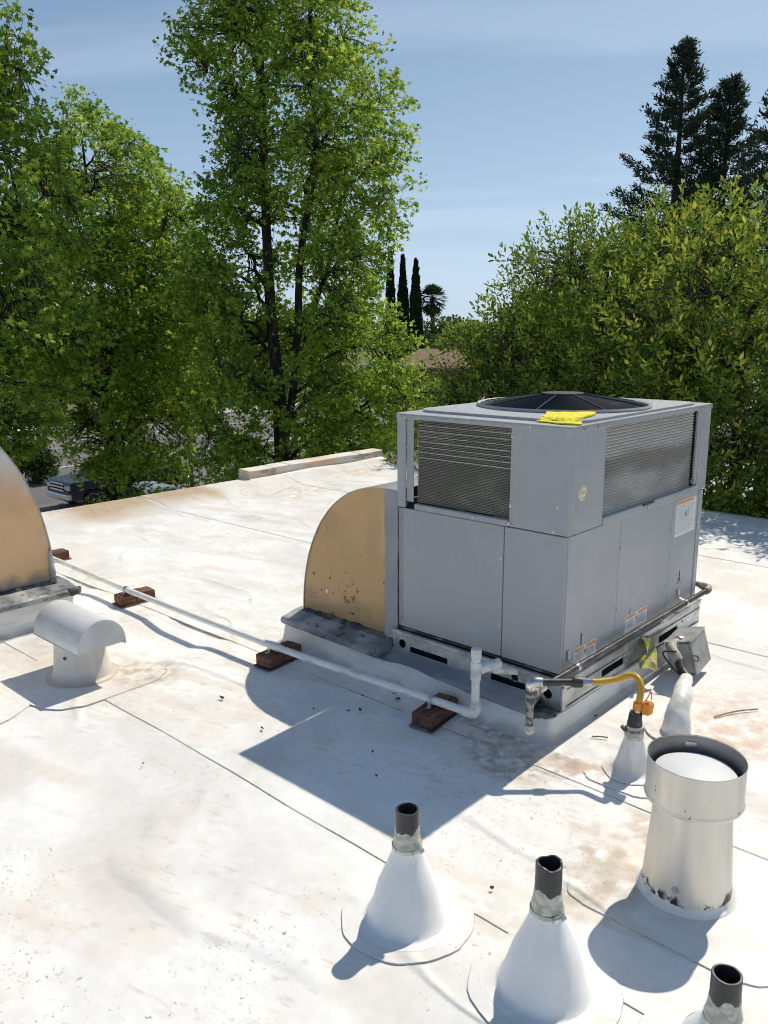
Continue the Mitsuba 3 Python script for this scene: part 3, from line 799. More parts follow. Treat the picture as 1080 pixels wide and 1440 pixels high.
def warning(y0, y1, za, zb, kind, label):
    x = (-0.0026 if y0 < 0.3 else -0.0036) if kind != 2 else -0.0046
    L = add('warning_label', cbox(x - 0.0005, x + 0.0008, y0, y1, za, zb, 0.0003), 'label_white', UNIT, label=label)
    h = zb - za
    g = np.random.default_rng(int(y0 * 1000))
    bars, ink = [], []
    mid = (y0 + y1) / 2
    if kind == 2:
        bars.append((y0 + 0.004, y1 - 0.03, zb - 0.014, zb - 0.003))
        for i in range(17):
            z = zb - 0.02 - i * (h - 0.03) / 17
            ink.append((y0 + 0.008, y1 - 0.008 - g.uniform(0, 0.05), z - 0.0022, z))
        for i in range(7):
            yy_ = mid + g.uniform(-0.035, 0.035)
            z = zb - h * g.uniform(0.25, 0.45)
            ink.append((yy_, yy_ + g.uniform(0.008, 0.02), z - g.uniform(0.004, 0.010), z))
    else:
        bars += [(y0 + 0.006, mid - 0.012, zb - 0.016, zb - 0.004), (mid + 0.012, y1 - 0.006, zb - 0.016, zb - 0.004)]
        for i in range(8):
            z = zb - 0.024 - i * (h - 0.034) / 8
            for a, b in ((y0 + 0.007, mid - 0.014), (mid + 0.014, y1 - 0.007)):
                ink.append((a, b - g.uniform(0, 0.35) * (b - a), z - 0.0018, z))
        ink.append((mid - 0.006, mid + 0.006, za + h * 0.45, za + h * 0.75))
    add('header_band', cat(*[trimesh.creation.box(bounds=[(x + 0.0006, a, c), (x + 0.0013, b, d)]) for a, b, c, d in bars]), 'label_orange', L)
    k_ = add('print', cat(*[trimesh.creation.box(bounds=[(x + 0.0006, a, c), (x + 0.0013, b, d)]) for a, b, c, d in ink]), 'label_grey' if kind != 2 else 'label_grey', L)
    add('symbol', trimesh.creation.box(bounds=[(x + 0.0014, mid - 0.004, za + h * 0.5), (x + 0.0018, mid + 0.004, za + h * 0.66)]), 'label_ink', L)


warning(0.095, 0.278, 0.245, 0.318, 0, 'warning label nearest the front corner, orange header')
warning(0.540, 0.755, 0.262, 0.338, 0, 'warning label low on the middle access panel, orange header')
warning(1.005, 1.236, 0.605, 0.775, 2, 'tall warning label high on the far panel')

# ------------------------------------------------------------------ galvanized base rail
RAIL = thing('base_rail', 'galvanized slotted base rail between the grey unit and the white curb', 'base rail')
hA = [circ(-0.808, 0.168, 0.020), rrect(-0.762, -0.547, 0.124, 0.166, 0.008), rrect(-0.318, -0.10, 0.120, 0.168, 0.008), circ(-0.045, 0.158, 0.020), circ(-0.200, 0.180, 0.017)]
add('rail_side', plate(rrect(-0.864, 0.020, 0.104, 0.204, 0.003, 3), hA, 0.004, 'y', -0.020), 'galvanized', RAIL)
add('rail_lip', cat(cbox(-0.866, 0.024, -0.026, -0.006, 0.206, 0.2285, 0.003)), 'galvanized', RAIL, smooth=25)
hB = [rrect(0.300, 0.496, 0.140, 0.172, 0.006), rrect(0.855, 1.065, 0.126, 0.162, 0.006)]
add('rail_side', plate(rrect(-0.010, 1.330, 0.100, 0.204, 0.003, 3), hB, 0.004, 'x', 0.020), 'galvanized', RAIL)
add('rail_lip', cat(cbox(0.006, 0.026, -0.0055, 1.332, 0.206, 0.2285, 0.003)), 'galvanized', RAIL, smooth=25)
add('rail_rib', cat(cbox(0.0195, 0.0245, 0.02, 1.326, 0.178, 0.186, 0.002)), 'galvanized', RAIL, smooth=25)
add('rail_rib', cat(cbox(0.0195, 0.0255, 0.02, 1.326, 0.104, 0.114, 0.002)), 'galvanized', RAIL, smooth=25)
add('corner_bracket', cat(cbox(0.012, 0.027, -0.026, -0.008, 0.108, 0.203, 0.003)), 'galvanized', RAIL, smooth=25)
add('back_plate', cat(cbox(-0.84, -0.02, 0.02, 1.29, 0.09, 0.228, 0.003)), 'gap_dark', RAIL)
for p in [(-0.835, -0.026, 0.218), (-0.80, -0.026, 0.216), (-0.22, -0.026, 0.217), (-0.13, -0.026, 0.216)]:
    add('bolt', hexhead(p, (0, -1, 0), 0.005, 0.003), 'screw_zinc', RAIL)
for p in [(0.0205, 0.53, 0.150), (0.0205, 0.70, 0.15), (0.0205, 1.12, 0.165), (0.0205, 0.22, 0.14)]:
    add('bolt', hexhead(p, (1, 0, 0), 0.006, 0.004), 'screw_zinc', RAIL)

#%%CLOTH
# ------------------------------------------------------------------ yellow cloth
c4 = np.array([(-0.185, 0.04), (-0.355, 0.50), (-0.15, 0.475), (0.002, 0.055)])
n = 36
u, v = np.meshgrid(np.linspace(0, 1, n), np.linspace(0, 1, n))
P2 = (c4[0] * ((1 - u) * (1 - v))[..., None] + c4[1] * (u * (1 - v))[..., None] + c4[2] * (u * v)[..., None] + c4[3] * ((1 - u) * v)[..., None])
P2 = P2 + 0.012 * np.stack([np.sin(7 * u + 3 * v), np.sin(6 * v - 2 * u + 1)], -1)
base = np.where((P2[..., 0] > -0.05) | (P2[..., 1] < 0.09), z1 + 0.003, z1 + 0.0145)
hz = base + 0.003 + 0.004 * vnoise(u * 4 + 2, v * 4, 4) + 0.0015 * vnoise(u * 11, v * 11, 6) + 0.010 * np.exp(-((u - 0.92) ** 2 / 0.02 + (v - 0.30) ** 2 / 0.06))
V = np.concatenate([P2, hz[..., None]], -1).reshape(-1, 3)
q = (np.arange(n - 1)[:, None] * n + np.arange(n - 1)[None]).reshape(-1)
F = np.stack([q, q + 1, q + n + 1, q + n], 1)
Vb = V.copy()
Vb[:, 2] = base.reshape(-1) + 0.0005
b = np.concatenate([np.arange(n - 1), np.arange(n - 1) * n + n - 1, n * n - 1 - np.arange(n - 1), (n - 1 - np.arange(n - 1)) * n])
bn = np.roll(b, -1)
F = np.vstack([F, np.stack([b, b + n * n, bn + n * n, bn], 1)])
k = thing('cloth', 'bright yellow cloth lying on the top corner of the grey unit', 'cloth')
scene[k] = mikit.ply(tm(np.vstack([V, Vb]), F), 'cloth_yellow', smooth=50)

# ------------------------------------------------------------------ gas pipe along the unit
GAS = thing('gas_pipe', 'black iron gas pipe strapped along the unit with a drip leg at the corner', 'gas pipe')
PX, PZ = 0.040, 0.272
add('run', tube([(PX, -0.20, PZ), (PX, 0.5, PZ), (PX, 1.345, PZ)], 0.0135, 16), 'pipe_iron', GAS, smooth=50)
add('elbow', cat(tube(spline([(PX, 1.335, PZ), (PX, 1.37, PZ + 0.001), (PX - 0.012, 1.392, PZ + 0.003), (PX - 0.05, 1.40, PZ + 0.006)]), 0.019, 16)), 'pipe_dirty', GAS, smooth=50)
add('run', tube([(PX - 0.045, 1.40, PZ + 0.006), (-0.40, 1.40, PZ + 0.05)], 0.0135, 16), 'pipe_iron', GAS, smooth=50)
TX, TY = 0.040, -0.285
add('nipple', tube([(PX, -0.195, PZ), (PX, -0.235, PZ)], 0.0155, 16), 'bright_steel', GAS, smooth=50)
add('nipple', tube([(PX, -0.23, PZ), (TX, TY, PZ)], 0.013, 16), 'pipe_dirty', GAS, smooth=50)
add('tee', cat(tube([(TX, TY, 0.245), (TX, TY, 0.302)], 0.0185, 16), tube([(TX, TY + 0.035, PZ), (TX, TY, PZ)], 0.0175, 16)), 'pipe_dirty', GAS, smooth=50)
d2 = np.array([0.735, 0.678, 0])
E0 = np.array([TX, TY, 0.318])
add('elbow', tube(spline([(TX, TY, 0.296), (TX, TY, 0.310), E0 + d2 * 0.012 + [0, 0, 0.003], E0 + d2 * 0.04 + [0, 0, 0.003]]), 0.019, 16), 'bright_steel', GAS, smooth=50)
HX = E0 + [0, 0, 0.003]
add('run', tube([HX + d2 * 0.03, HX + d2 * 0.17], 0.0135, 16), 'pipe_iron', GAS, smooth=50)
add('coupling', tube([HX + d2 * 0.150, HX + d2 * 0.157, HX + d2 * 0.178, HX + d2 * 0.185], [0.018, 0.0205, 0.0205, 0.018], 16), 'pipe_iron', GAS, smooth=40)
add('drip_leg', tube([(TX, TY, 0.25), (TX, TY, 0.145)], 0.0135, 16), 'pipe_dirty', GAS, smooth=50)
add('drip_cap', tube([(TX, TY, 0.155), (TX, TY, 0.150), (TX, TY, 0.128), (TX, TY, 0.122), (TX, TY, 0.116)], [0.016, 0.0185, 0.0185, 0.015, 0.006], 16), 'caulk', GAS, smooth=50)
for y in (0.048, 1.09):
    a = np.linspace(-0.6, 2.6, 14)
    arc = np.stack([PX - 0.0 + 0.0155 * np.sin(a), 0 * a + y, PZ + 0.0155 * np.cos(a)], 1)[::-1]
    pth = np.vstack([arc, [(0.006, y, PZ + 0.022), (0.0035, y, PZ + 0.034), (0.0035, y, PZ + 0.058)]])
    w = []
    for s_ in (-0.011, 0.011):
        w.append(pth + [0, s_, 0])
    V = np.vstack(w)
    k_ = len(pth)
    F = np.array([(i, i + 1, k_ + i + 1, k_ + i) for i in range(k_ - 1)])
    m = trimesh.Trimesh(V, np.vstack([F[:, [0, 1, 2]], F[:, [0, 2, 3]]]), process=False)
    V2 = V + 0.0022 * np.array(m.vertex_normals)
    st = tm(np.vstack([V, V2]), np.vstack([F, F[:, ::-1] + 2 * k_]))
    add('strap', st, 'bright_steel', GAS, smooth=40)

HOSE = thing('gas_hose', 'yellow flexible gas connector arching from black pipe to the roof stub', 'gas hose')
S0 = HX + d2 * 0.184
hp = spline([S0 + d2 * 0.035, S0 + d2 * 0.07 + [0, 0, 0.001], (0.268, -0.068, 0.330), (0.300, -0.052, 0.347), (0.332, -0.052, 0.350), (0.355, -0.066, 0.332), (0.363, -0.083, 0.300), (0.360, -0.090, 0.262)], 9)
s_ = np.linspace(0, 1, len(hp))
add('tubing', tube(hp, 0.0115 + 0.0006 * (np.arange(len(hp)) % 2), 14), 'hose_yellow', HOSE, smooth=True)
add('nut', tube([S0 - d2 * 0.003, S0 + d2 * 0.016, S0 + d2 * 0.018, S0 + d2 * 0.040], [0.0155, 0.0155, 0.0125, 0.0125], 6), 'bright_steel', HOSE)
add('nut', tube([(0.360, -0.090, 0.268), (0.358, -0.090, 0.232)], 0.0145, 6), 'bright_steel', HOSE)
TAG = add('tag', lumpy(cbox(0.372, 0.408, -0.096, -0.060, 0.236, 0.285, 0.008), 0.006, 0.01, 3, 30), 'orange_plastic', HOSE, smooth=40, label='crumpled orange plastic tag')
add('tie', tube(spline([(0.372, -0.08, 0.27), (0.385, -0.07, 0.295), (0.393, -0.066, 0.32), (0.398, -0.066, 0.29)]), 0.002, 6), 'orange_plastic', TAG)
add('collar', tube([(0.3605, -0.089, 0.276), (0.359, -0.09, 0.250)], 0.017, 14), 'orange_plastic', HOSE, smooth=40)


def wrinkle(seed, amp):
    def f(V, a):
        g = np.random.default_rng(seed)
        ph = g.uniform(0, 6.28, 6)
        z = V[..., 2]
        w = amp * (np.sin(3 * a + ph[0] + z * 9) + 0.7 * np.sin(5 * a + ph[1] - z * 14) + 0.5 * np.sin(9 * a + ph[2] + z * 20))
        f_ = smooth01(z / 0.02)
        V[..., 0] *= 1 + w * f_
        V[..., 1] *= 1 + w * f_
        return V
    return f


GS = thing('gas_riser', 'white wrinkled pipe boot with black pipe stub under the yellow gas hose', 'pipe boot')
gx, gy = 0.352, -0.088
add('boot', lathe([(0.105, 0.012), (0.085, 0.015), (0.066, 0.025), (0.058, 0.045), (0.044, 0.10), (0.031, 0.142), (0.030, 0.150), (0.024, 0.152)], 40, (gx, gy, 0), wrinkle(4, 0.035)), 'boot', GS, smooth=50)
add('caulk_collar', lathe([(0.0315, 0.138), (0.034, 0.146), (0.033, 0.160), (0.029, 0.172), (0.0275, 0.185), (0.020, 0.188)], 30, (gx, gy, 0), wrinkle(5, 0.03)), 'caulk', GS, smooth=50)
add('pipe_stub', lumpy(tube([(gx, gy, 0.15), (gx, gy, 0.20), (gx + 0.002, gy, 0.238)], [0.026, 0.0255, 0.023], 20), 0.006, 0.012, 12, 30), 'mastic_dark', GS, smooth=40)
cl = lathe([(0.0315, 0.166), (0.0335, 0.166), (0.0335, 0.174), (0.0315, 0.174)], 30, (gx, gy, 0))
CL = add('clamp', cl, 'pipe_dirty', GS, smooth=30)
add('clamp_screw', tube([(gx - 0.040, gy - 0.012, 0.170), (gx - 0.022, gy - 0.028, 0.170)], 0.008, 8), 'pipe_dirty', CL)

# ------------------------------------------------------------------ electrical: disconnect box, conduit, white boot, rag
BOX = thing('disconnect_box', 'small grey electrical box hanging askew off the right side of the base rail', 'electrical box')


def boxT(m):
    return move(m, (0.150, 0.930, 0.120), ry=0)


Rb = trimesh.transformations.euler_matrix(math.radians(3), math.radians(-15), math.radians(4))
Bo = np.array([0.140, 0.905, 0.112])


def bx_(x0, x1, y0, y1, z0, z1, c=0.003):
    m = cbox(x0, x1, y0, y1, z0, z1, c)
    m.apply_transform(Rb)
    m.apply_translation(Bo)
    return m


add('box_body', bx_(-0.060, 0.052, -0.10, 0.09, -0.075, 0.068), 'box_grey', BOX, smooth=25)
add('box_cover', bx_(0.0525, 0.062, -0.106, 0.097, -0.083, 0.075), 'box_grey', BOX, smooth=25)
add('hood', bx_(-0.062, 0.068, -0.108, 0.099, 0.0755, 0.079, 0.001), 'box_grey', BOX, smooth=25)
hasp = tube([np.array(t) for t in [(0.064, -0.108, -0.012), (0.080, -0.112, -0.012), (0.086, -0.112, 0.0), (0.080, -0.112, 0.012), (0.064, -0.108, 0.012)]], 0.003, 8)
hasp.apply_transform(Rb)
hasp.apply_translation(Bo)
add('hasp', hasp, 'pipe_iron', BOX)
add('knockout_plug', bx_(0.02, 0.045, -0.09, -0.065, -0.088, -0.0755), 'pipe_iron', BOX)
CON = thing('conduit', 'taped flexible conduit running from the grey electrical box into a white boot', 'conduit')
c0 = np.array([0.110, 0.815, 0.135])
add('elbow_fitting', tube(spline([c0 + [0.02, 0.05, 0.035], c0 + [0.008, 0.0, 0.032], c0 + [0.01, -0.05, 0.028], c0 + [0.045, -0.085, 0.01], c0 + [0.075, -0.10, -0.02]]), 0.022, 14), 'conduit', CON, smooth=50)
add('locknut', tube([c0 + [0.017, 0.03, 0.034], c0 + [0.014, 0.015, 0.0335]], 0.028, 12), 'bright_steel', CON, smooth=30)
add('black_tape', tube(spline([c0 + [0.066, -0.095, -0.008], c0 + [0.095, -0.125, -0.035], c0 + [0.125, -0.145, -0.052]]), 0.0215, 14), 'abs_black', CON, smooth=50)
add('wire', tube(spline([c0 + [0.05, -0.09, 0.03], c0 + [0.00, -0.12, 0.02], c0 + [0.06, -0.14, -0.03], c0 + [0.11, -0.16, -0.05]]), 0.004, 6), 'abs_black', CON, smooth=50)
EB = thing('conduit_boot', 'tall leaning white wrapped boot beside the grey electrical box', 'pipe boot')
pb = spline([(0.348, 0.305, 0.006), (0.343, 0.330, 0.040), (0.332, 0.375, 0.085), (0.305, 0.455, 0.125), (0.262, 0.590, 0.135), (0.236, 0.665, 0.090)][:5] , 8)
pb = spline([(0.348, 0.300, 0.006), (0.347, 0.304, 0.030), (0.343, 0.322, 0.070), (0.330, 0.385, 0.115), (0.296, 0.480, 0.120), (0.240, 0.655, 0.087)], 8)
kk = np.linspace(0, 1, len(pb))
rr = np.interp(kk, [0, 0.06, 0.2, 0.4, 0.6, 0.8, 1.0], [0.075, 0.058, 0.056, 0.050, 0.040, 0.031, 0.025])
m = lumpy(tube(pb, rr, 24), 0.010, 0.02, 14, 13)
add('boot', m, 'boot', EB, smooth=50)
add('flange', disc(0.115, 0.0025, 0.0068, 40, (0.348, 0.300, 0.006)), 'membrane', EB, smooth=30)
RAG = thing('rag', 'soiled yellow rag caught on the rail beside the electrical box', 'rag')
n = 22
u, v = np.meshgrid(np.linspace(0, 1, n), np.linspace(0, 1, n))
Xr = 0.034 + 0.045 * v ** 1.5 + 0.018 * np.sin(u * 5 + v * 4) + 0.012 * vnoise(u * 4, v * 4, 31)
Yr = 0.63 + 0.115 * u - 0.055 * v + 0.016 * np.sin(v * 6)
Zr = 0.215 - 0.125 * v - 0.02 * u + 0.016 * vnoise(u * 5, v * 5, 33)
V = np.stack([Xr, Yr, Zr], -1).reshape(-1, 3)
q = (np.arange(n - 1)[:, None] * n + np.arange(n - 1)[None]).reshape(-1)
F = np.stack([q, q + 1, q + n + 1, q + n], 1)
rg = trimesh.Trimesh(V, np.vstack([F[:, [0, 1, 2]], F[:, [0, 2, 3]]]), process=False)
V2 = V + 0.003 * np.array(rg.vertex_normals)
scene[RAG] = mikit.ply(tm(np.vstack([V, V2]), np.vstack([F, F[:, ::-1] + n * n])), 'rag_dirty', smooth=True)

#%%DRAIN
# ------------------------------------------------------------------ condensate drain pipe and its wooden blocks
DR = thing('drain_pipe', 'white plastic condensate drain pipe running along the roof from the unit', 'pipe')
r = 0.0165
RX, RY = -0.232, -0.245
run = spline([(-5.2, -0.285, 0.095), (-3.7, -0.292, 0.094), (-2.65, -0.318, 0.092), (-1.36, -0.322, 0.098), (-0.43, -0.262, 0.094), (RX - 0.02, RY - 0.002, 0.092)], 14)
add('run', tube(run, r, 16), 'pvc_white', DR, smooth=50)
add('coupling', tube([(-1.385, -0.323, 0.098), (-1.33, -0.318, 0.0975)], r + 0.004, 16), 'pvc_white', DR, smooth=30)
add('elbow', tube(spline([(RX - 0.055, RY - 0.004, 0.092), (RX - 0.015, RY - 0.001, 0.092), (RX, RY, 0.107), (RX, RY, 0.142)]), r + 0.0045, 18), 'pvc_white', DR, smooth=50)
add('riser', tube([(RX, RY, 0.12), (RX, RY, 0.355)], r, 18), 'pvc_white', DR, smooth=50)
add('tee', cat(tube([(RX, RY, 0.237), (RX, RY, 0.239), (RX, RY, 0.3085), (RX, RY, 0.31)], [r + 0.002, r + 0.0045, r + 0.0045, r + 0.002], 18),
               tube([(RX + 0.002, RY + 0.01, 0.275), (RX + 0.024, RY + 0.12, 0.275)], r + 0.0035, 18)), 'pvc_white', DR, smooth=40)
add('stub', tube([(RX + 0.014, RY + 0.11, 0.245), (RX + 0.035, -0.01, 0.205)], r - 0.002, 16), 'pvc_white', DR, smooth=50)
add('cap', cat(tube([(RX, RY, 0.327), (RX, RY, 0.329), (RX, RY, 0.363), (RX, RY, 0.366)], [r + 0.002, r + 0.0045, r + 0.0045, r + 0.001], 18)), 'pvc_white', DR, smooth=40)
for i, (bx0, by0, lab, rot) in enumerate([(-0.435, -0.232, 'reddish wood block under the drain pipe nearest its upright end', 8), (-1.375, -0.268, 'reddish wood block under the drain pipe at the duct corner', 4),
                                          (-2.70, -0.255, 'reddish wood block under the drain pipe in full sun beside the left duct', -4), (-3.93, -0.17, 'reddish wood block half hidden behind the left duct', 2)]):
    B = thing('wood_block', lab, 'wood block', 'wood blocks under the drain pipe')
    w = 0.049
    zt = 0.066
    for s0, s1 in ((-0.118, -0.022), (-0.019, 0.098)):
        m = lumpy(cbox(-w, w, s0, s1, 0.010, zt + (0.003 if s0 > -0.1 else 0), 0.005), 0.003, 0.03, 20 + i, 18)
        add('timber', move(m, (bx0, by0, 0), rz=rot), 'redwood', B, smooth=30)
    add('pad', move(cbox(-w - 0.006, w + 0.009, -0.130, 0.108, 0.0055, 0.011, 0.002), (bx0, by0, 0), rz=rot), 'mastic_dark' if i < 2 else 'redwood', B)
    yp = np.interp(bx0, run[:, 0], run[:, 1])
    zp = np.interp(bx0, run[:, 0], run[:, 2])
    a = np.linspace(-1.57, 1.57, 14)
    for dx in (-0.006, 0.006):
        pass
    pth = np.stack([0 * a + bx0, yp + (r + 0.002) * np.sin(a), zp + (r + 0.002) * np.cos(a)], 1)
    pth = np.vstack([[(bx0, yp - r - 0.02, zt + 0.002), (bx0, yp - r - 0.003, zt + 0.002)], pth, [(bx0, yp + r + 0.003, zt + 0.002), (bx0, yp + r + 0.02, zt + 0.002)]])
    V = np.vstack([pth + [-0.009, 0, 0], pth + [0.009, 0, 0]])
    k_ = len(pth)
    F = np.array([(j, j + 1, k_ + j + 1, k_ + j) for j in range(k_ - 1)])
    add('strap', tm(np.vstack([V, V + [0, 0, 0.0012]]), np.vstack([F, F + 2 * k_])), 'galvanized', B, smooth=40)

# ------------------------------------------------------------------ plumbing vents with cone boots


def cone_vent(x, y, label, ztop, zc, seed, rb=0.118):
    V_ = thing('vent_pipe', label, 'vent pipe', 'black vent pipes in white cone boots')
    g = np.random.default_rng(seed)
    k_ = zc / 0.222
    prof = [(rb + 0.030, 0.0030), (rb + 0.010, 0.0045), (rb + 0.001, 0.009), (rb - 0.005, 0.022), (rb - 0.016, 0.050), (0.0805, 0.100), (0.0595, 0.150), (0.0465, 0.182), (0.0408, 0.200), (0.0395, 0.218), (0.036, 0.222)]
    prof = [(r_, z_ * k_) for r_, z_ in prof]

    def wb(V, a):
        z = V[..., 2]
        w = 0.008 * np.sin(2 * a + seed) + 0.003 * np.sin(5 * a + z * 30 + seed) * smooth01((0.2 - z) / 0.1)
        V[..., 0] *= 1 + w
        V[..., 1] *= 1 + w
        return V
    add('cone_boot', lathe(prof, 56, (x, y, 0), wb), 'boot_clean', V_, smooth=45)
    fl = wobble_round(x - rb - 0.07, x + rb + 0.07, y - rb - 0.07, y + rb + 0.07, rb + 0.066, 0.003, seed)
    patch(fl, 0.0024, 'flange', V_)
    # black pipe, open at the top
    zb = 0.15
    n = 40
    a = np.arange(n) * 2 * np.pi / n
    jag = 0.004 * np.sin(a * 2 + seed) + 0.003 * np.abs(np.sin(a * 3 + seed))

    def wb2(V, a_):
        V[-4:-1, :, 2] += jag * (1 if seed == 12 else 0.25)
        return V
    add('pipe', lathe([(0.0315, zb), (0.0315, ztop - 0.001), (0.0305, ztop), (0.0265, ztop), (0.0258, ztop - 0.002)][:5] + [(0.0258, ztop - 0.12)], n, (x, y, 0), lambda V, a_: wb3(V, jag, seed)), 'abs_black', V_, smooth=40)
    add('pipe_bore', disc(0.0258, ztop - 0.14, ztop - 0.12, 24, (x, y, 0)), 'inside_dark', V_)

    def wc(V, a_):
        ph = g.uniform(0, 6, 3)
        e = 0.022 * (vnoise(3 + 2.2 * np.cos(a_) + ph[0], 2.2 * np.sin(a_) + 9, seed) - 0.5) + 0.003 * (vnoise(7 + 5 * np.cos(a_), 5 * np.sin(a_) + 9, seed) - 0.5)
        V[-2:, :, 2] += e
        V[..., 0] *= 1 + 0.02 * np.sin(4 * a_ + ph[0])
        V[..., 1] *= 1 + 0.02 * np.sin(4 * a_ + ph[0])
        return V
    add('caulk_collar', lathe([(0.036, zc - 0.014), (0.0395, zc - 0.008), (0.038, zc + 0.008), (0.0345, zc + 0.024), (0.0328, zc + 0.046), (0.0312, zc + 0.050)], 120, (x, y, 0), wc), 'caulk', V_, smooth=50)
    C = add('clamp', lathe([(0.0395, zc - 0.012), (0.0415, zc - 0.012), (0.0415, zc - 0.002), (0.0395, zc - 0.002)], 40, (x, y, 0)), 'caulk', V_, smooth=30)
    da = np.array([CAM[0] - x, CAM[1] - y])
    ang = math.atan2(da[1], da[0]) + 0.62
    cx, cy = x + 0.044 * math.cos(ang), y + 0.044 * math.sin(ang)
    tx, ty = -math.sin(ang), math.cos(ang)
    add('clamp_screw', cat(tube([(cx - tx * 0.014, cy - ty * 0.014, zc - 0.006), (cx + tx * 0.012, cy + ty * 0.012, zc - 0.004)], 0.0065, 10),
                           tube([(cx + tx * 0.008, cy + ty * 0.008, zc - 0.006), (cx + tx * 0.019, cy + ty * 0.019, zc - 0.003)], 0.009, 6)), 'bright_steel', C, smooth=30)


def wb3(V, jag, seed):
    V[1:5, :, 2] += jag * (1.0 if seed == 12 else 0.2)
    return V


cone_vent(0.232, -1.188, 'black vent pipe in a white cone boot, middle foreground below the unit shadow', 0.322, 0.222, 11, 0.110)
cone_vent(0.640, -1.150, 'black vent pipe in the largest-looking white cone boot, right of the middle one', 0.336, 0.222, 12, 0.112)
cone_vent(1.035, -1.078, 'black vent pipe cut off by the bottom right corner of the photo', 0.222, 0.120, 13, 0.10)

# boot at the left border
LB = thing('roof_boot', 'low white boot mound cut off by the left border', 'pipe boot')
patch(wobble_round(-2.42, -1.72, -1.86, -1.22, 0.31, 0.004, 9), 0.0040, 'flange', LB)
add('cone_boot', lathe([(0.24, 0.0035), (0.20, 0.015), (0.15, 0.05), (0.09, 0.12), (0.05, 0.19), (0.045, 0.24), (0.035, 0.245)], 48, (-2.09, -1.55, 0), wrinkle(6, 0.02)), 'boot', LB, smooth=45)
add('pipe', lathe([(0.0315, 0.20), (0.0315, 0.32), (0.026, 0.32), (0.026, 0.22), (0.001, 0.22)], 32, (-2.09, -1.55, 0)), 'abs_black', LB, smooth=40)

# ------------------------------------------------------------------ metal flue with ring collar
FL = thing('flue_vent', 'bare metal flue with a wide open ring collar and tar flecks at its foot', 'flue')
fx, fy = 0.752, -0.572
add('stack', lathe([(0.1225, 0.0125), (0.122, 0.02), (0.119, 0.06), (0.103, 0.285), (0.1025, 0.33), (0.099, 0.33)], 72, (fx, fy, 0)), 'flue_metal', FL, smooth=40)
add('ring_collar', lathe([(0.108, 0.288), (0.130, 0.290), (0.1325, 0.295), (0.1315, 0.300), (0.1295, 0.303), (0.1290, 0.405), (0.1302, 0.408), (0.1302, 0.412), (0.1285, 0.4135), (0.1275, 0.411), (0.1270, 0.300)], 72, (fx, fy, 0)), 'flue_metal', FL, smooth=40)
add('collar_lining', lathe([(0.1266, 0.409), (0.1260, 0.305), (0.102, 0.300)], 72, (fx, fy, 0)), 'flue_inside', FL, smooth=40)
add('weather_cap', lathe([(0.106, 0.360), (0.109, 0.363), (0.108, 0.367), (0.078, 0.376), (0.04, 0.381), (0.001, 0.383)], 64, (fx, fy, 0)), 'cap_white', FL, smooth=40)
for j in range(3):
    a = j * 2.1 + 1.9
    add('bracket', cbox(0.095, 0.126, -0.010, 0.010, 0.352, 0.356, 0.001).apply_transform(trimesh.transformations.rotation_matrix(a, [0, 0, 1])).apply_translation([fx, fy, 0]), 'flue_inside', FL)
add('base_seal', lumpy(lathe([(0.137, 0.0050), (0.133, 0.009), (0.1265, 0.012), (0.1238, 0.022), (0.120, 0.024)], 60, (fx, fy, 0), wrinkle(8, 0.012)), 0.002, 0.02, 15, 20), 'boot', FL, smooth=50)
ang = math.atan2(CAM[1] - fy, CAM[0] - fx)
pr = np.array([fx + 0.1185 * math.cos(ang - 0.22), fy + 0.1185 * math.sin(ang - 0.22), 0.068])
add('screw', hexhead(pr, (math.cos(ang - 0.22), math.sin(ang - 0.22), 0.1), 0.007, 0.003), 'screw_zinc', FL)
add('bracket_tab', cbox(0.1235, 0.1258, -0.016, 0.016, 0.375, 0.392, 0.0008).apply_transform(trimesh.transformations.rotation_matrix(ang + math.pi + 0.15, [0, 0, 1])).apply_translation([fx, fy, 0]), 'bright_steel', FL)

# ------------------------------------------------------------------ half-barrel exhaust hood
HD = thing('exhaust_hood', 'white half-barrel roof exhaust hood on a round base, left of the drain pipe', 'roof vent')
hx, hy = -1.945, -0.990
add('base', lathe([(0.162, 0.0065), (0.144, 0.010), (0.134, 0.020), (0.126, 0.045), (0.118, 0.10), (0.1135, 0.15), (0.1125, 0.24)], 60, (hx, hy, 0), wrinkle(3, 0.010)), 'vent_base_white', HD, smooth=45)
t = np.linspace(0, np.pi, 36)
R_, zb_ = 0.116, 0.200
x0, x1 = -2.155, -1.735


def barrel(R, xa, xb, th):
    drop = 0.016
    p = np.vstack([[(R, -drop)], np.stack([R * np.cos(t), R * np.sin(t) * 1.0], 1), [(-R, -drop)]])
    q = np.vstack([[(R - th, -drop)], np.stack([(R - th) * np.cos(t), (R - th) * np.sin(t)], 1), [(-R + th, -drop)]])
    k = len(p)
    V = np.vstack([np.stack([0 * w[:, 0] + xx_, hy + w[:, 0], zb_ + w[:, 1]], 1) for xx_ in (xa, xb) for w in (p, q)])
    i = np.arange(k - 1)
    F = [np.stack([a * k + i, a * k + i + 1, b * k + i + 1, b * k + i], 1) for a, b in ((0, 2), (1, 3), (0, 1), (2, 3))]
    return tm(V, np.vstack(F)), p


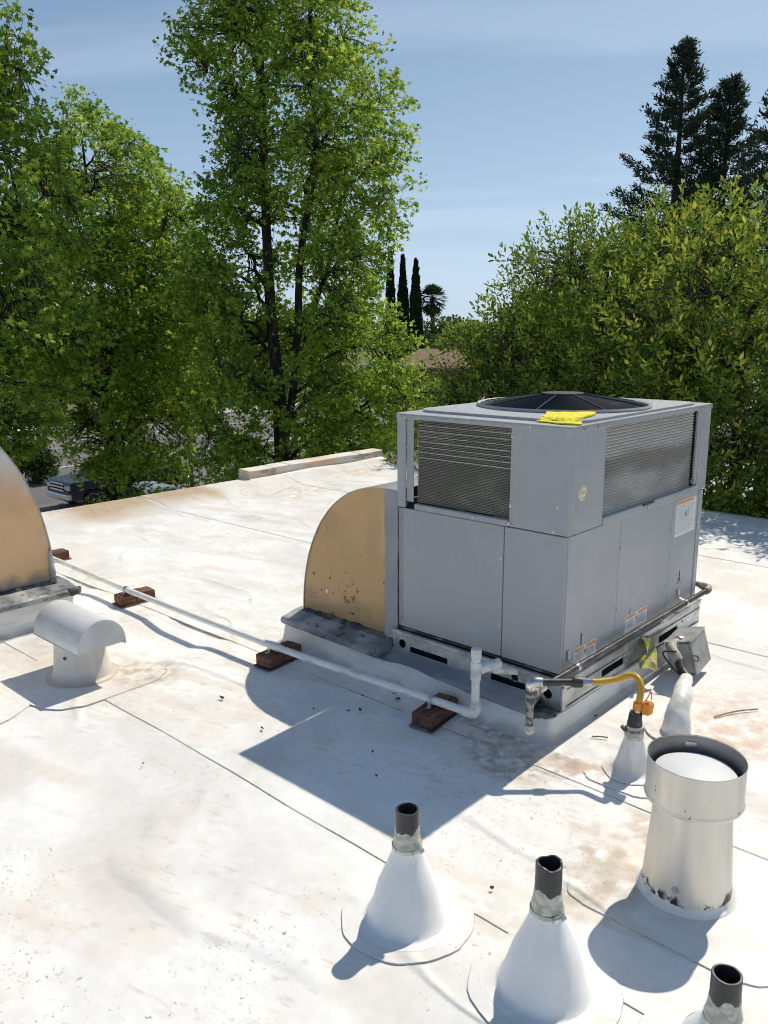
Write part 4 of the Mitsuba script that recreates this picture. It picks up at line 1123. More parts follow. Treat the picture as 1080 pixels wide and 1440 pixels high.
bm, pp = barrel(R_, x0, x1, 0.004)
add('barrel', bm, 'vent_white', HD, smooth=35)
for xe in (x1 - 0.010, x0 + 0.014):
    add('end_plate', plate(ccw(np.stack([hy + pp[:, 0] * 0.975, zb_ + pp[:, 1] * 0.985], 1)), [], 0.004, 'x', xe), 'vent_white', HD)
for yy_ in (-0.1137, 0.1137):
    add('hem', cbox(x0, x1, hy + yy_ - 0.006, hy + yy_ + 0.006, zb_ - 0.022, zb_ - 0.0165, 0.002), 'vent_white', HD, smooth=30)
add('screw', hexhead((hx + 0.117 * math.cos(-1.1), hy + 0.117 * math.sin(-1.1), 0.125), (math.cos(-1.1), math.sin(-1.1), 0), 0.006, 0.003), 'pipe_dirty', HD)

# ------------------------------------------------------------------ second duct at the left border with its curb
LC = thing('roof_curb', 'white membrane curb under the tan duct at the left border', 'roof curb')
m = loft_rect(-3.60, -2.690, -2.60, -0.640, [(0.05, 0.002), (0.025, 0.006), (0.008, 0.022), (0.0, 0.05), (0.0, 0.150), (-0.004, 0.158)], 0.015, 5)
v = trimesh.Trimesh(m.vertices, m.faces, process=False).subdivide_to_size(0.08, max_iter=12)
add('membrane_wrap', v, 'curb_white', LC, smooth=50)
m = lumpy(cbox(-3.62, -2.655, -2.62, -0.618, 0.150, 0.205, 0.010), 0.007, 0.06, 31)
v = np.array(m.vertices)
v[:, 2] -= 0.018 * smooth01((v[:, 0] + 2.79) / 0.13) * (v[:, 2] > 0.17)
m.vertices = v
add('metal_cap', m, 'mastic_grey', LC, smooth=35, label='lumpy grey-coated cap edge with black tar')
m = lumpy(cbox(-2.674, -2.650, -0.685, -0.612, 0.152, 0.192, 0.008), 0.008, 0.012, 33, 26)
add('tar', m, 'mastic_dark', LC, smooth=40)
D2 = thing('supply_duct', 'large tan quarter-round duct with worn grey paint cut off by the left border', 'duct')
tq = np.linspace(0, np.pi / 2, 30)
q2 = np.stack([-0.690 - 0.66 * (1 - np.cos(tq) ** 0.95), 0.198 + 1.02 * np.sin(tq) ** 0.97], 1)
poly = ccw(np.vstack([q2, [[-2.1, q2[-1, 1]], [-2.1, 0.198]]]))
add('side_panel', plate(poly, [], 0.005, 'x', -2.800), 'duct_tan_worn', D2)
add('side_panel', plate(poly, [], 0.005, 'x', -3.45), 'duct_tan_worn', D2)
p = np.vstack([q2, [[-2.1, q2[-1, 1]]]])
V = np.vstack([np.stack([0 * p[:, 0] + xx_, p[:, 0], p[:, 1]], 1) for xx_ in (-2.792, -3.47)])
k_ = len(p)
F = np.array([(j, j + 1, k_ + j + 1, k_ + j) for j in range(k_ - 1)])
sheet = tm(V, F)
V2 = V + np.vstack([np.stack([0 * p[:, 0], np.gradient(p[:, 1]) / np.hypot(*np.gradient(p, axis=0).T), -np.gradient(p[:, 0]) / np.hypot(*np.gradient(p, axis=0).T)], 1)] * 2) * 0.006
Fe = np.array([(j, j + 1, 2 * k_ + j + 1, 2 * k_ + j) for j in range(k_ - 1)])
add('curved_sheet', tm(np.vstack([V, V2]), np.vstack([F, F + 2 * k_, Fe])), 'duct_metal', D2, smooth=35)
pts = [(-2.796, -0.70 - 1.3 * s, 0.203) for s in np.linspace(0, 1, 40)]
add('sealant', lumpy(tube(pts, 0.016, 10), 0.014, 0.02, 35, 22), 'mastic_dark', D2, smooth=40)
m = lumpy(tube([(-2.793, -0.700, 0.21), (-2.793, -0.702, 0.30), (-2.795, -0.708, 0.40)], [0.022, 0.015, 0.008], 10), 0.008, 0.015, 36, 22)
add('sealant', m, 'mastic_grey', D2, smooth=40)

# ------------------------------------------------------------------ raised curb piece on the left roof edge
PC = thing('parapet_curb', 'rust-stained white raised curb along the far left roof edge', 'parapet')
prof = [(-5.17, 0.0), (-5.195, 0.03), (-5.205, 0.085), (-5.19, 0.088), (-5.19, 0.150), (-5.20, 0.156), (-5.36, 0.162), (-5.37, 0.150), (-5.375, -0.05)]
ya = np.linspace(2.56, 4.62, 40)
k_ = len(prof)
V = np.array([(x + 0.006 * math.sin(y * 5), y, z + 0.003 * math.sin(y * 7 + x * 5)) for y in ya for x, z in prof])
F = np.array([(j * k_ + i, j * k_ + i + 1, (j + 1) * k_ + i + 1, (j + 1) * k_ + i) for j in range(len(ya) - 1) for i in range(k_ - 1)])
c0 = [[0, i + 1, i] for i in range(1, k_ - 1)]
b = (len(ya) - 1) * k_
F = np.vstack([F[:, [0, 1, 2]], F[:, [0, 2, 3]], np.array(c0), np.array(c0) + b])
add('membrane_wrap', tm(V, F), 'parapet_stain', PC, smooth=30)
add('lap_strip', tm(*(lambda P_: (P_, np.array([(j * 3 + i, j * 3 + i + 1, (j + 1) * 3 + i + 1, (j + 1) * 3 + i) for j in range(39) for i in range(2)])))(np.array([(x, y, z) for y in ya for x, z in ((-5.10 + 0.02 * math.sin(y * 4), 0.054), (-5.17, 0.058), (-5.2, 0.084))]))), 'curb_white', PC, smooth=40)

# ------------------------------------------------------------------ scraps on the roof
g = np.random.default_rng(21)
spots = [(-0.706, -0.402), (-0.707, -0.191), (-0.686, -0.173), (-0.660, -0.215), (-1.238, -0.715), (-0.74, -0.44), (-0.863, -0.525), (-0.893, -0.78), (-1.683, -0.717), (-3.812, 1.447), (0.051, 0.209), (0.02, 0.24), (-0.80, -0.30), (-0.43, -0.62), (-0.30, -0.74), (0.35, -0.95), (0.02, 0.40), (0.10, 0.55), (-2.2, 0.2), (-1.0, -1.25)]
for i, (x, y) in enumerate(spots):
    s = 0.0085 if i < 8 else 0.005
    pts = g.normal(0, 1, (9, 3)) * [s, s * 0.6, s * 0.35]
    m = trimesh.convex.convex_hull(pts)
    m = move(m, (x, y, 0.013), rz=g.uniform(0, 180))
    kx = numbered('leaf_scrap')
    scene[kx] = mikit.ply(m, 'leaf_scrap')
    labels[kx] = {'label': 'tiny dark leaf scrap lying on the white roof', 'category': 'leaf scrap', 'group': 'dark leaf scraps on the roof'}
for x, y, L, rz, lab in ((0.150, 0.055, 0.06, 30, 'short dry twig on the roof near the gas boot'), (0.47, 0.62, 0.22, 60, 'long thin dry twig on the roof beside the electrical box')):
    kx = thing('twig', lab, 'twig')
    scene[kx] = mikit.ply(move(tube(spline([(-L / 2, 0, 0.010), (0, L * 0.05, 0.012), (L / 2, 0, 0.012)]), 0.003, 6), (x, y, 0), rz=rz), 'straw', smooth=40)

#%%STREET
# ------------------------------------------------------------------ ground, street
GZ = -5.2


def sheet(x0, x1, y0, y1, z):
    return tm([(x0, y0, z), (x1, y0, z), (x1, y1, z), (x0, y1, z)], [[0, 1, 2, 3]])


struct('ground', sheet(-900, 900, -900, 1200, GZ - 0.012), 'earth', 'bare earth and ground cover around the building')
struct('road', sheet(-56, -22.2, -120, 220, GZ), 'asphalt', 'grey asphalt street with faded white lines seen below the trees')
struct('pavement', cat(cbox(-22.2, -19.6, -60, 90, GZ - 0.2, GZ + 0.13, 0.02), cbox(-59, -56, -60, 200, GZ - 0.2, GZ + 0.13, 0.02)), 'concrete', 'concrete pavement with kerb along the street')
struct('forecourt', sheet(-14, 30, 12, 46, GZ + 0.004), 'concrete', 'pale concrete forecourt beyond the evergreen trees')
g = np.random.default_rng(5)
for i in range(14):
    y = -22 + i * 9.0
    add('lane_line', sheet(-39.3, -39.1, y, y + (9.0 if i > 3 else 5.0), GZ + 0.004), 'road_paint', 'road')
    add('bay_line', sheet(-27.6, -22.4, y - 3, y - 2.88, GZ + 0.004), 'road_paint', 'road')
add('lane_line', sheet(-49.2, -49.05, -120, 200, GZ + 0.004), 'road_paint', 'road')

# ------------------------------------------------------------------ trees
RAX = np.array([0.7376, 0.6752, 0.0])      # horizontal axes used for crown cross-sections, square to each other
DAX = np.array([-0.6752, 0.7376, 0.0])
STAR = []
for j in range(5):
    a = (j - 2) * 1.05
    STAR.append((math.sin(a) * (1.0 - 0.12 * abs(j - 2)), math.cos(a) * (1.0 - 0.1 * abs(j - 2)) + 0.1, -0.10 * abs(j - 2)))
    if j < 4:
        a2 = a + 0.52
        STAR.append((math.sin(a2) * 0.46, math.cos(a2) * 0.46 + 0.1, 0.03))
STAR = np.array([(0, -0.12, 0)] + STAR, float)
STAR_F = np.array([(0, i + 1, i) for i in range(1, 9)] + [])
LANCE = np.array([(0, 0, 0), (0.18, 0.36, 0.05), (0.16, 0.70, 0.02), (0, 1.02, -0.12), (-0.16, 0.70, 0.02), (-0.18, 0.36, 0.05)])
LANCE_F = np.array([(0, 1, 5), (1, 2, 4), (1, 4, 5), (2, 3, 4)])
KITE = np.array([(0, 0, 0), (0.42, 0.45, 0.08), (0, 1.0, -0.08), (-0.42, 0.45, 0.08)])
KITE_F = np.array([(0, 1, 2), (0, 2, 3)])


def unit(v):
    return v / np.maximum(np.linalg.norm(v, axis=-1, keepdims=True), 1e-9)


def leaves(pos, axis, nrm, size, tmpl, faces, col):
    """One mesh of all the leaves: pos, axis (towards the leaf tip), nrm (leaf normal), size (n,), col (n, 3)."""
    y = unit(axis)
    x = unit(np.cross(y, nrm))
    z = np.cross(x, y)
    V = pos[:, None] + size[:, None, None] * (tmpl[None, :, :1] * x[:, None] + tmpl[None, :, 1:2] * y[:, None] + tmpl[None, :, 2:] * z[:, None])
    F = (np.arange(len(pos)) * len(tmpl))[:, None, None] + faces[None]
    return tm(V.reshape(-1, 3), F.reshape(-1, 3)), np.repeat(col, len(tmpl), 0)


def branch(p0, p1, r0, r1, g, n=6, sag=0.0, sides=5, rise=0.12):
    t = np.linspace(0, 1, n)[:, None]
    L = np.linalg.norm(p1 - p0)
    mid = np.array([0, 0, rise * L])
    p = p0 + (p1 - p0) * t + mid * (4 * t * (1 - t)) + g.normal(0, 0.035 * L, (n, 3)) * np.sin(np.pi * t)
    return p, np.linspace(r0, r1, n)


def kmeans(x, k, g, it=6):
    c = x[g.choice(len(x), k, replace=False)]
    for _ in range(it):
        d = ((x[:, None] - c[None]) ** 2).sum(-1)
        a = d.argmin(1)
        c = np.array([x[a == j].mean(0) if (a == j).any() else c[j] for j in range(k)])
    return c, a


def palette(g, n, cols, jit=0.12):
    cols = np.array(cols, float)
    w = cols[:, 3] / cols[:, 3].sum()
    c = cols[g.choice(len(cols), n, p=w), :3]
    return c * (1 + g.normal(0, jit, (n, 1))).clip(0.5, 1.6) * (1 + g.normal(0, 0.05, (n, 3)))


def broadleaf(name, label, catg, base, table, trunks, ntips, nleaf, size, tmpl, faces, cols, seed, spread=0.30, k=26, shell=0.5, depth=1.0, gap=0.46, leafmat='leaf', group=None, bare=None, droop=0.35, limb_r=0.055, gapf=0.85):
    """table: rows (z, left, right) of the crown's cross-section about the base; trunks: paths (s, d, z, radius) in the same axes."""
    g = np.random.default_rng(seed)
    key = thing(name, label, catg, group)
    tb = np.array(table, float)
    base = np.array(base, float)
    area = np.maximum(tb[:, 2] - tb[:, 1], 0.05) ** 2
    zs = np.linspace(tb[0, 0], tb[-1, 0], 400)
    wz = np.interp(zs, tb[:, 0], area)
    n = ntips * 3
    z = g.choice(zs, n, p=wz / wz.sum()) + g.normal(0, 0.05, n)
    lo, hi = np.interp(z, tb[:, 0], tb[:, 1]), np.interp(z, tb[:, 0], tb[:, 2])
    c, hw = (lo + hi) / 2, (hi - lo) / 2
    rho = (shell + (1 - shell) * g.uniform(0, 1, n)) ** 0.6 * np.where(g.uniform(0, 1, n) < 0.25, g.uniform(0.2, 1, n), 1)
    th = g.uniform(0, 2 * np.pi, n)
    rho = rho * (0.86 + 0.30 * vnoise(th * 3 + seed, z * 1.3, seed))
    s, d = c + hw * rho * np.cos(th), hw * depth * rho * np.sin(th)
    q = np.asarray(meshkit.fbm(np.stack([s, d, z], 1) * gapf + seed * 3.1)).reshape(-1)
    q = (q - q.mean()) / q.std() * 0.12 + 0.5
    keep = q + g.normal(0, 0.03, n) > gap
    if bare:        # side of the stems that stands bare towards the building
        keep &= ~((s > bare[2]) & (s < bare[3]) & (z > bare[0]) & (z < bare[1]) & (d < 0.35) & (g.uniform(0, 1, n) < 0.84))
    ok = np.nonzero(keep)[0][:ntips]
    tips = base * [1, 1, 0] + s[ok, None] * RAX + d[ok, None] * DAX + np.stack([0 * z[ok], 0 * z[ok], z[ok]], 1)
    wood = []
    tp, tr = [], []
    for tk in trunks:
        a = np.array(tk, float)
        path = spline(base * [1, 1, 0] + a[:, :1] * RAX + a[:, 1:2] * DAX + np.stack([0 * a[:, 2], 0 * a[:, 2], a[:, 2]], 1), 6)
        rad = np.interp(np.linspace(0, 1, len(path)), np.linspace(0, 1, len(a)), a[:, 3])
        wood.append(tube(path, rad, 10))
        tp.append(path)
        tr.append(rad)
    TP, TR = np.vstack(tp), np.concatenate(tr)
    cen, lab = kmeans(tips, min(k, len(tips) // 4), g)
    limbs, twigs = [], []
    for j in range(len(cen)):
        mem = tips[lab == j]
        if len(mem) == 0:
            continue
        hd = np.linalg.norm((TP - cen[j])[:, :2], axis=1)
        cost = np.abs(TP[:, 2] - (cen[j, 2] - 0.55 * hd)) + 0.6 * hd
        i0 = cost.argmin()
        r0 = min(limb_r * (0.7 + 0.5 * g.uniform()), TR[i0] * 0.8)
        end = cen[j] + (cen[j] - TP[i0]) * 0.25
        p, r = branch(TP[i0], end, r0, 0.010, g, 8)
        limbs.append(tube(p, r, 6))
        P_ = np.vstack([p[i] + (p[i + 1] - p[i]) * t for i in range(7) for t in (0, 0.5)] + [p[-1:]])
        R_ = np.interp(np.linspace(0, 1, len(P_)), np.linspace(0, 1, 8), r)
        for m in mem:
            i1 = (np.linalg.norm(P_ - m, axis=1) + 0.4 * np.maximum(0, P_[:, 2] - m[2] + 0.2)).argmin()
            p2, r2 = branch(P_[i1], m, max(0.006, R_[i1] * 0.45), 0.0035, g, 4, rise=0.06)
            twigs.append(tube(p2, r2, 4, caps=False))
    add('trunk', cat(*wood), 'bark', key, smooth=60)
    add('limbs', cat(*limbs, *twigs), 'bark', key, smooth=60)
    m = nleaf
    N = len(tips) * m
    off = g.normal(0, 1, (N, 3))
    off = unit(off) * (g.uniform(0, 1, (N, 1)) ** 0.45) * spread * g.uniform(0.55, 1.25, (len(tips), 1)).repeat(m, 0) * [1, 1, 0.75]
    pos = np.repeat(tips, m, 0) + off
    ctr = np.array([base[0], base[1], 0]) * [1, 1, 0] + np.stack([0 * pos[:, 2], 0 * pos[:, 2], pos[:, 2] - 0.8], 1)
    out = unit(pos - ctr)
    ax = unit(unit(off) * 0.7 + out * 0.4 + g.normal(0, 0.6, (N, 3)) + [0, 0, -droop])
    nr = unit(g.normal(0, 0.75, (N, 3)) + [0, 0, 0.8] + out * 0.35)
    sz = size * g.uniform(0.6, 1.25, N)
    col = palette(g, N, cols) * (0.85 + 0.3 * g.uniform(0, 1, (len(tips), 1)).repeat(m, 0))
    lm, lc = leaves(pos, ax, nr, sz, tmpl, faces, col)
    add('crown', lm, leafmat, key, color=lc)
    return key


SPRING = [(0.38, 0.52, 0.08, 4), (0.28, 0.43, 0.065, 4), (0.52, 0.61, 0.095, 3), (0.165, 0.285, 0.05, 3)]
broadleaf('sweetgum_tree', 'tall sweetgum-like tree with twin dark stems and bright spring leaves, rising out of the frame', 'tree', (-11.49, 8.31, GZ),
          [(-2.6, -1.4, 1.2), (-1.3, -1.8, 2.6), (-0.6, -1.7, 3.2), (0.0, -1.6, 3.5), (1.0, -1.8, 3.0), (2, -2.1, 2.5), (3, -1.9, 2.4), (4, -1.5, 2.6), (5, -1.2, 2.85), (5.6, -1.1, 2.8), (6.3, -1.6, 2.3), (7.6, -1.85, 1.8), (9, -1.8, 1.6), (10.5, -1.5, 1.2), (12.2, -0.3, 0.3)],
          [[(0, 0, GZ, 0.22), (0.02, 0, -2.5, 0.17), (0.02, 0, 0, 0.145), (-0.1, 0, 2, 0.11), (-0.15, 0.1, 4.5, 0.08), (-0.12, 0.1, 8, 0.05), (0, 0, 11.6, 0.012)],
           [(0.05, 0.0, -0.9, 0.085), (0.28, 0.05, 0.3, 0.08), (0.42, 0.1, 1.5, 0.075), (0.5, 0.2, 3, 0.07), (0.85, 0.2, 5, 0.06), (0.8, 0.2, 7, 0.045), (0.9, 0.1, 9.5, 0.012)],
           [(0.5, 0.12, 1.7, 0.06), (0.95, 0.4, 2.6, 0.05), (1.25, 0.5, 3.8, 0.03), (1.5, 0.5, 5.2, 0.012)]],
          4200, 17, 0.068, STAR, STAR_F, SPRING, 41, spread=0.25, k=46, gap=0.45, droop=0.45, gapf=1.6, shell=0.30, bare=(-1.5, 4.0, -0.42, 0.75))
broadleaf('sweetgum_tree', 'rounded spring-green tree standing over the parked pickup truck, left of the tall twin-stemmed tree', 'tree', (-16.75, 7.35, GZ),
          [(-2.9, -0.6, 1.1), (-1.96, -0.8, 1.61), (-1.15, -1.0, 2.1), (-0.23, -1.5, 2.5), (0.6, -2.3, 2.6), (1.49, -2.42, 2.9), (3.22, -2.3, 2.7), (4.37, -1.9, 2.55), (5.3, -1.4, 2.0), (5.9, -0.9, 1.3), (6.4, -0.6, 0.7), (6.9, -0.3, 0.25)],
          [[(0.0, 0, GZ, 0.2), (0.0, 0, -2.53, 0.15), (0.02, 0, -0.0, 0.12), (0.06, 0.1, 2.3, 0.085), (-0.06, 0.1, 4.6, 0.04), (-0.11, 0, 6.55, 0.01)], [(0.02, 0, 0.23, 0.075), (-0.52, 0.2, 1.84, 0.06), (-1.03, 0.3, 3.68, 0.03), (-1.26, 0.3, 5.06, 0.01)], [(0.03, 0, 0.8, 0.065), (0.69, 0.1, 2.3, 0.05), (1.38, 0.2, 3.56, 0.025), (1.84, 0.2, 4.6, 0.008)]],
          3300, 17, 0.073, STAR, STAR_F, SPRING, 42, spread=0.27, k=34, gap=0.43, droop=0.45, gapf=1.5, shell=0.30, bare=(-0.9, 1.6, -0.40, 0.35))
broadleaf('sweetgum_tree', 'leafy spring-green tree with a leaning limb, cut off by the left border', 'tree', (-12.0, 2.15, GZ),
          [(-0.5, -1.0, 1.0), (0.1, -1.5, 1.6), (0.9, -2.1, 2.2), (2, -2.2, 2.3), (3.5, -2.1, 2.2), (5, -1.8, 1.9), (6.2, -1.4, 1.45), (7.5, -0.9, 1.0), (8.6, -0.3, 0.3)],
          [[(0, 0, GZ, 0.22), (0.1, 0, -1.5, 0.17), (0.3, 0, 0.2, 0.14), (0.65, 0, 2.0, 0.10), (0.9, 0.1, 4.2, 0.06), (0.7, 0, 7.5, 0.01)],
           [(0.2, 0, -0.4, 0.09), (-0.6, 0.2, 1.6, 0.07), (-1.0, 0.3, 4, 0.03), (-1.1, 0.2, 6, 0.01)]],
          2300, 15, 0.068, STAR, STAR_F, SPRING, 43, spread=0.25, k=30, gap=0.45, droop=0.45, gapf=1.5, shell=0.30)


def blobs(name, label, base, ell, trunks, ntips, nl, size, seed, cols_low, cols_top, ztop, group=None):
    """Dense evergreen: tips in the outer shell of overlapping ellipsoids, each carrying a whorl of narrow leaves."""
    g = np.random.default_rng(seed)
    key = thing(name, label, 'tree', group)
    E_ = np.array(ell, float)
    w = (E_[:, 3] * E_[:, 4] + E_[:, 4] * E_[:, 5] + E_[:, 3] * E_[:, 5])
    i = g.choice(len(E_), ntips * 2, p=w / w.sum())
    dr_ = unit(g.normal(0, 1, (ntips * 2, 3)))
    lump = np.asarray(meshkit.fbm(dr_ * 2.3 + i[:, None] * 5.0 + seed)).reshape(-1)
    lump = (lump - lump.mean()) / lump.std()
    rho = (1 - 0.45 * g.uniform(0, 1, ntips * 2) ** 1.3) * (1 + 0.075 * lump) + 0.028 * g.normal(0, 1, ntips * 2) * (g.uniform(0, 1, ntips * 2) < 0.3)
    tips = E_[i, :3] + dr_ * rho[:, None] * E_[i, 3:]
    inside = np.zeros(len(tips), bool)
    for e in E_:
        inside |= (((tips - e[:3]) / (e[3:] * 0.55)) ** 2).sum(1) < 1
    inside |= tips[:, 2] < GZ + 0.4
    keep = np.nonzero(~inside)[0][:ntips]
    tips, dr_ = tips[keep], dr_[keep]
    wood, limbs = [], []
    b = np.array(base, float)
    tp = []
    for tk in trunks:
        a = np.array(tk, float)
        p = spline(a[:, :3], 5)
        wood.append(tube(p, np.interp(np.linspace(0, 1, len(p)), np.linspace(0, 1, len(a)), a[:, 3]), 8))
        tp.append(p)
    TP = np.vstack(tp)
    cen, lab = kmeans(tips, 34, g)
    for j in range(len(cen)):
        hd = np.linalg.norm(TP - cen[j], axis=1) + 0.8 * np.maximum(0, TP[:, 2] - cen[j, 2])
        p, r = branch(TP[hd.argmin()], cen[j], 0.035, 0.010, g, 7)
        limbs.append(tube(p, r, 5))
        for m in tips[lab == j][::5]:
            p2, r2 = branch(p[g.integers(3, 7)], m, 0.008, 0.003, g, 4)
            limbs.append(tube(p2, r2, 4, caps=False))
    add('trunk', cat(*wood), 'bark', key, smooth=60)
    add('limbs', cat(*limbs), 'bark', key, smooth=60)
    N = len(tips) * nl
    stem = unit(dr_ * 0.9 + [0, 0, 0.45] + g.normal(0, 0.45, dr_.shape))
    S = np.repeat(stem, nl, 0)
    T_ = np.repeat(tips, nl, 0)
    k = np.tile(np.arange(nl), len(tips))
    ang = k * 2.4 + np.repeat(g.uniform(0, 6, len(tips)), nl)
    e1 = unit(np.cross(S, [0.3, 0.5, 0.81]))
    e2 = np.cross(S, e1)
    rad = np.cos(ang)[:, None] * e1 + np.sin(ang)[:, None] * e2
    along = (k / nl)[:, None]
    pos = T_ + S * (along - 0.6) * 0.24 + rad * 0.01
    ax = unit(rad * (1.0 - 0.55 * along) + S * (0.35 + 0.8 * along) + g.normal(0, 0.2, (N, 3)))
    nr = unit(S * 0.8 - rad * 0.3 + g.normal(0, 0.25, (N, 3)))
    sz = size * g.uniform(0.65, 1.2, N)
    young = g.uniform(0, 1, len(tips)) < np.interp(tips[:, 2] + 0.5 * dr_[:, 2], [ztop - 3.4, ztop - 1.5, ztop - 0.4], [0.04, 0.30, 0.95])
    yk = np.repeat(young, nl) & (k > nl * 0.35)
    col = np.where(yk[:, None], palette(g, N, cols_top), palette(g, N, cols_low))
    lm, lc = leaves(pos, ax, nr, sz, LANCE, LANCE_F, col)
    add('crown', lm, 'leaf_gloss', key, color=lc)
    return key


LOW = [(0.11, 0.19, 0.036, 4), (0.16, 0.24, 0.043, 3), (0.24, 0.31, 0.055, 2), (0.07, 0.12, 0.026, 2)]
YEL = [(0.44, 0.47, 0.075, 4), (0.34, 0.42, 0.065, 4), (0.56, 0.52, 0.09, 2), (0.24, 0.34, 0.055, 4)]
blobs('evergreen_tree', 'dense evergreen tree with yellow new leaves behind the unit, cut off by the right border', (-0.5, 6.6, GZ),
      [(0.7, 6.0, 0.80, 1.9, 1.95, 2.05), (-1.5, 6.1, 0.85, 1.8, 1.85, 2.0), (-0.6, 5.95, -1.6, 2.4, 1.35, 1.7), (2.2, 6.0, 0.2, 1.9, 1.9, 2.2)],
      [[(0.4, 6.6, GZ, 0.16), (0.5, 6.6, -2, 0.13), (0.7, 6.5, 0.5, 0.07), (0.7, 6.4, 2.0, 0.02)], [(-1.4, 6.5, GZ, 0.15), (-1.5, 6.5, -2, 0.12), (-1.6, 6.4, 0.2, 0.06), (-1.6, 6.3, 1.7, 0.02)]],
      12500, 11, 0.076, 51, LOW, YEL, 2.5)
blobs('evergreen_tree', 'lower evergreen tree with yellowish leaf tips beside the brown house, left of the taller evergreen', (-4, 6.4, GZ),
      [(-3.3, 6.6, 1.12, 1.6, 1.7, 2.0), (-4.4, 6.35, 0.55, 1.0, 1.3, 1.45), (-4.75, 6.0, -0.6, 0.85, 1.0, 1.2), (-3.5, 6.2, -1.5, 1.7, 1.3, 1.5)],
      [[(-3.6, 6.7, GZ, 0.14), (-3.6, 6.7, -2, 0.11), (-3.5, 6.7, 0.4, 0.07), (-3.4, 6.7, 2.3, 0.02)], [(-4.9, 6.2, GZ, 0.11), (-4.9, 6.2, -2, 0.09), (-4.8, 6.2, 0.2, 0.05), (-4.7, 6.3, 1.2, 0.015)]],
      8000, 11, 0.073, 52, LOW, [(0.30, 0.38, 0.06, 4), (0.20, 0.31, 0.05, 5), (0.42, 0.43, 0.07, 1.5)], 2.6)


def conifer(label, x, y, ztop, zlow, rmax, seed, name='redwood_tree', n=12000, group='dark conifers behind the evergreens', lean=0.0):
    g = np.random.default_rng(seed)
    key = thing(name, label, 'tree', group)
    H = ztop - GZ
    add('trunk', tube([(x, y, GZ), (x, y, GZ + H * 0.4), (x + lean * 0.5, y, GZ + H * 0.75), (x + lean, y, ztop)], [0.34, 0.26, 0.12, 0.015], 8), 'bark', key, smooth=60)
    limbs, P_, A_ = [], [], []
    nb = 96
    for b in range(nb):
        t = (b / nb) ** 0.9
        z = zlow + (ztop - 0.2 - zlow) * t
        L = rmax * (1 - t) ** 1.0 * (0.56 + 0.52 * g.uniform()) + 0.20
        a = b * 2.39996 + g.normal(0, 0.25)
        d = np.array([math.cos(a), math.sin(a), 0])
        s = np.linspace(0, 1, 7)
        dz = -0.10 * L * np.sin(s * 2.4) + 0.30 * L * s ** 2.2
        c = np.array([x + lean * t, y, z])
        p = c + s[:, None] * L * d + dz[:, None] * [0, 0, 1]
        limbs.append(tube(p, np.linspace(0.035 * (1 - t) + 0.012, 0.006, 7), 4, caps=False))
        m = int(n / nb * (0.35 + L / rmax))
        u = 0.18 + 0.86 * g.uniform(0, 1, m) ** 0.75
        q = c + (u * L)[:, None] * d + np.interp(u, s, dz)[:, None] * [0, 0, 1]
        side = np.cross(d, [0, 0, 1])
        q = q + side * (g.normal(0, 0.16, m) * (0.45 + L * 0.22))[:, None] + g.normal(0, 0.085, (m, 3)) + [0, 0, 0.04]
        P_.append(q)
        A_.append(unit(d * 0.5 + side * g.normal(0, 0.8, (m, 1)) + [0, 0, 0.55] + g.normal(0, 0.45, (m, 3))))
    P_, A_ = np.vstack(P_), np.vstack(A_)
    add('limbs', cat(*limbs), 'bark', key)
    col = palette(g, len(P_), [(0.050, 0.078, 0.052, 4), (0.075, 0.105, 0.066, 2), (0.09, 0.085, 0.055, 0.6)])
    lm, lc = leaves(P_, A_, unit(g.normal(0, 1, P_.shape)), g.uniform(0.11, 0.26, len(P_)), KITE * [0.36, 1, 1], KITE_F, col)
    add('crown', lm, 'needle', key, color=lc)


conifer('tallest dark conifer behind the yellow-tipped evergreen', -13.8, 32.1, 13.1, 1.0, 5.0, 61, n=40000)
conifer('shorter dark conifer touching the tallest one on its right', -12.3, 33.3, 11.7, 1.0, 4.4, 62, n=32000)
conifer('dark conifer cut off by the right border', -8.55, 29.8, 12.0, 2.0, 3.7, 63, n=26000)


def cypress(label, x, y, ztop, r, seed):
    g = np.random.default_rng(seed)
    key = thing('cypress_tree', label, 'tree', 'slim dark cypresses in the distance')
    add('trunk', tube([(x, y, GZ), (x, y, -3)], [0.16, 0.13], 7), 'bark', key)
    core = lathe([(0.05, GZ + 0.7), (r * 0.72, GZ + 1.8), (r * 0.78, GZ + 5), (r * 0.5, GZ + (ztop - GZ) * 0.72), (0.02, ztop - 0.5)], 12, (x, y, 0))
    n = 5200
    t = g.uniform(0, 1, n) ** 0.9
    z = GZ + 0.7 + (ztop - GZ - 0.7) * t
    rr = r * np.interp(t, [0, 0.08, 0.4, 0.75, 1], [0.4, 0.85, 1.0, 0.62, 0.03]) * (0.9 + 0.2 * vnoise(z * 2, z * 0, seed))
    a = g.uniform(0, 6.2832, n)
    d = np.stack([np.cos(a), np.sin(a), 0 * a], 1)
    pos = np.array([x, y, 0]) + d * (rr * g.uniform(0.72, 1.0, n))[:, None] + np.stack([0 * z, 0 * z, z], 1)
    ax = unit(d * 0.28 + [0, 0, 1] + g.normal(0, 0.15, (n, 3)))
    col = palette(g, n, [(0.022, 0.040, 0.020, 3), (0.035, 0.052, 0.026, 2)])
    lm, lc = leaves(pos, ax, d, g.uniform(0.22, 0.42, n), KITE * [0.5, 1, 1], KITE_F, col)
    cc = np.tile([[0.018, 0.03, 0.016]], (len(core.vertices), 1))
    add('crown', cat(lm, core), 'needle', key, color=np.vstack([lc, cc]))


cypress('slim dark cypress half hidden by the twin-stemmed tree, leftmost of three', -40.0, 43.4, 7.4, 0.42, 71)
cypress('slim dark cypress in the middle of the three', -39.3, 44.0, 6.85, 0.55, 72)
cypress('slim dark cypress nearest the palm', -37.3, 43.1, 6.4, 0.60, 73)


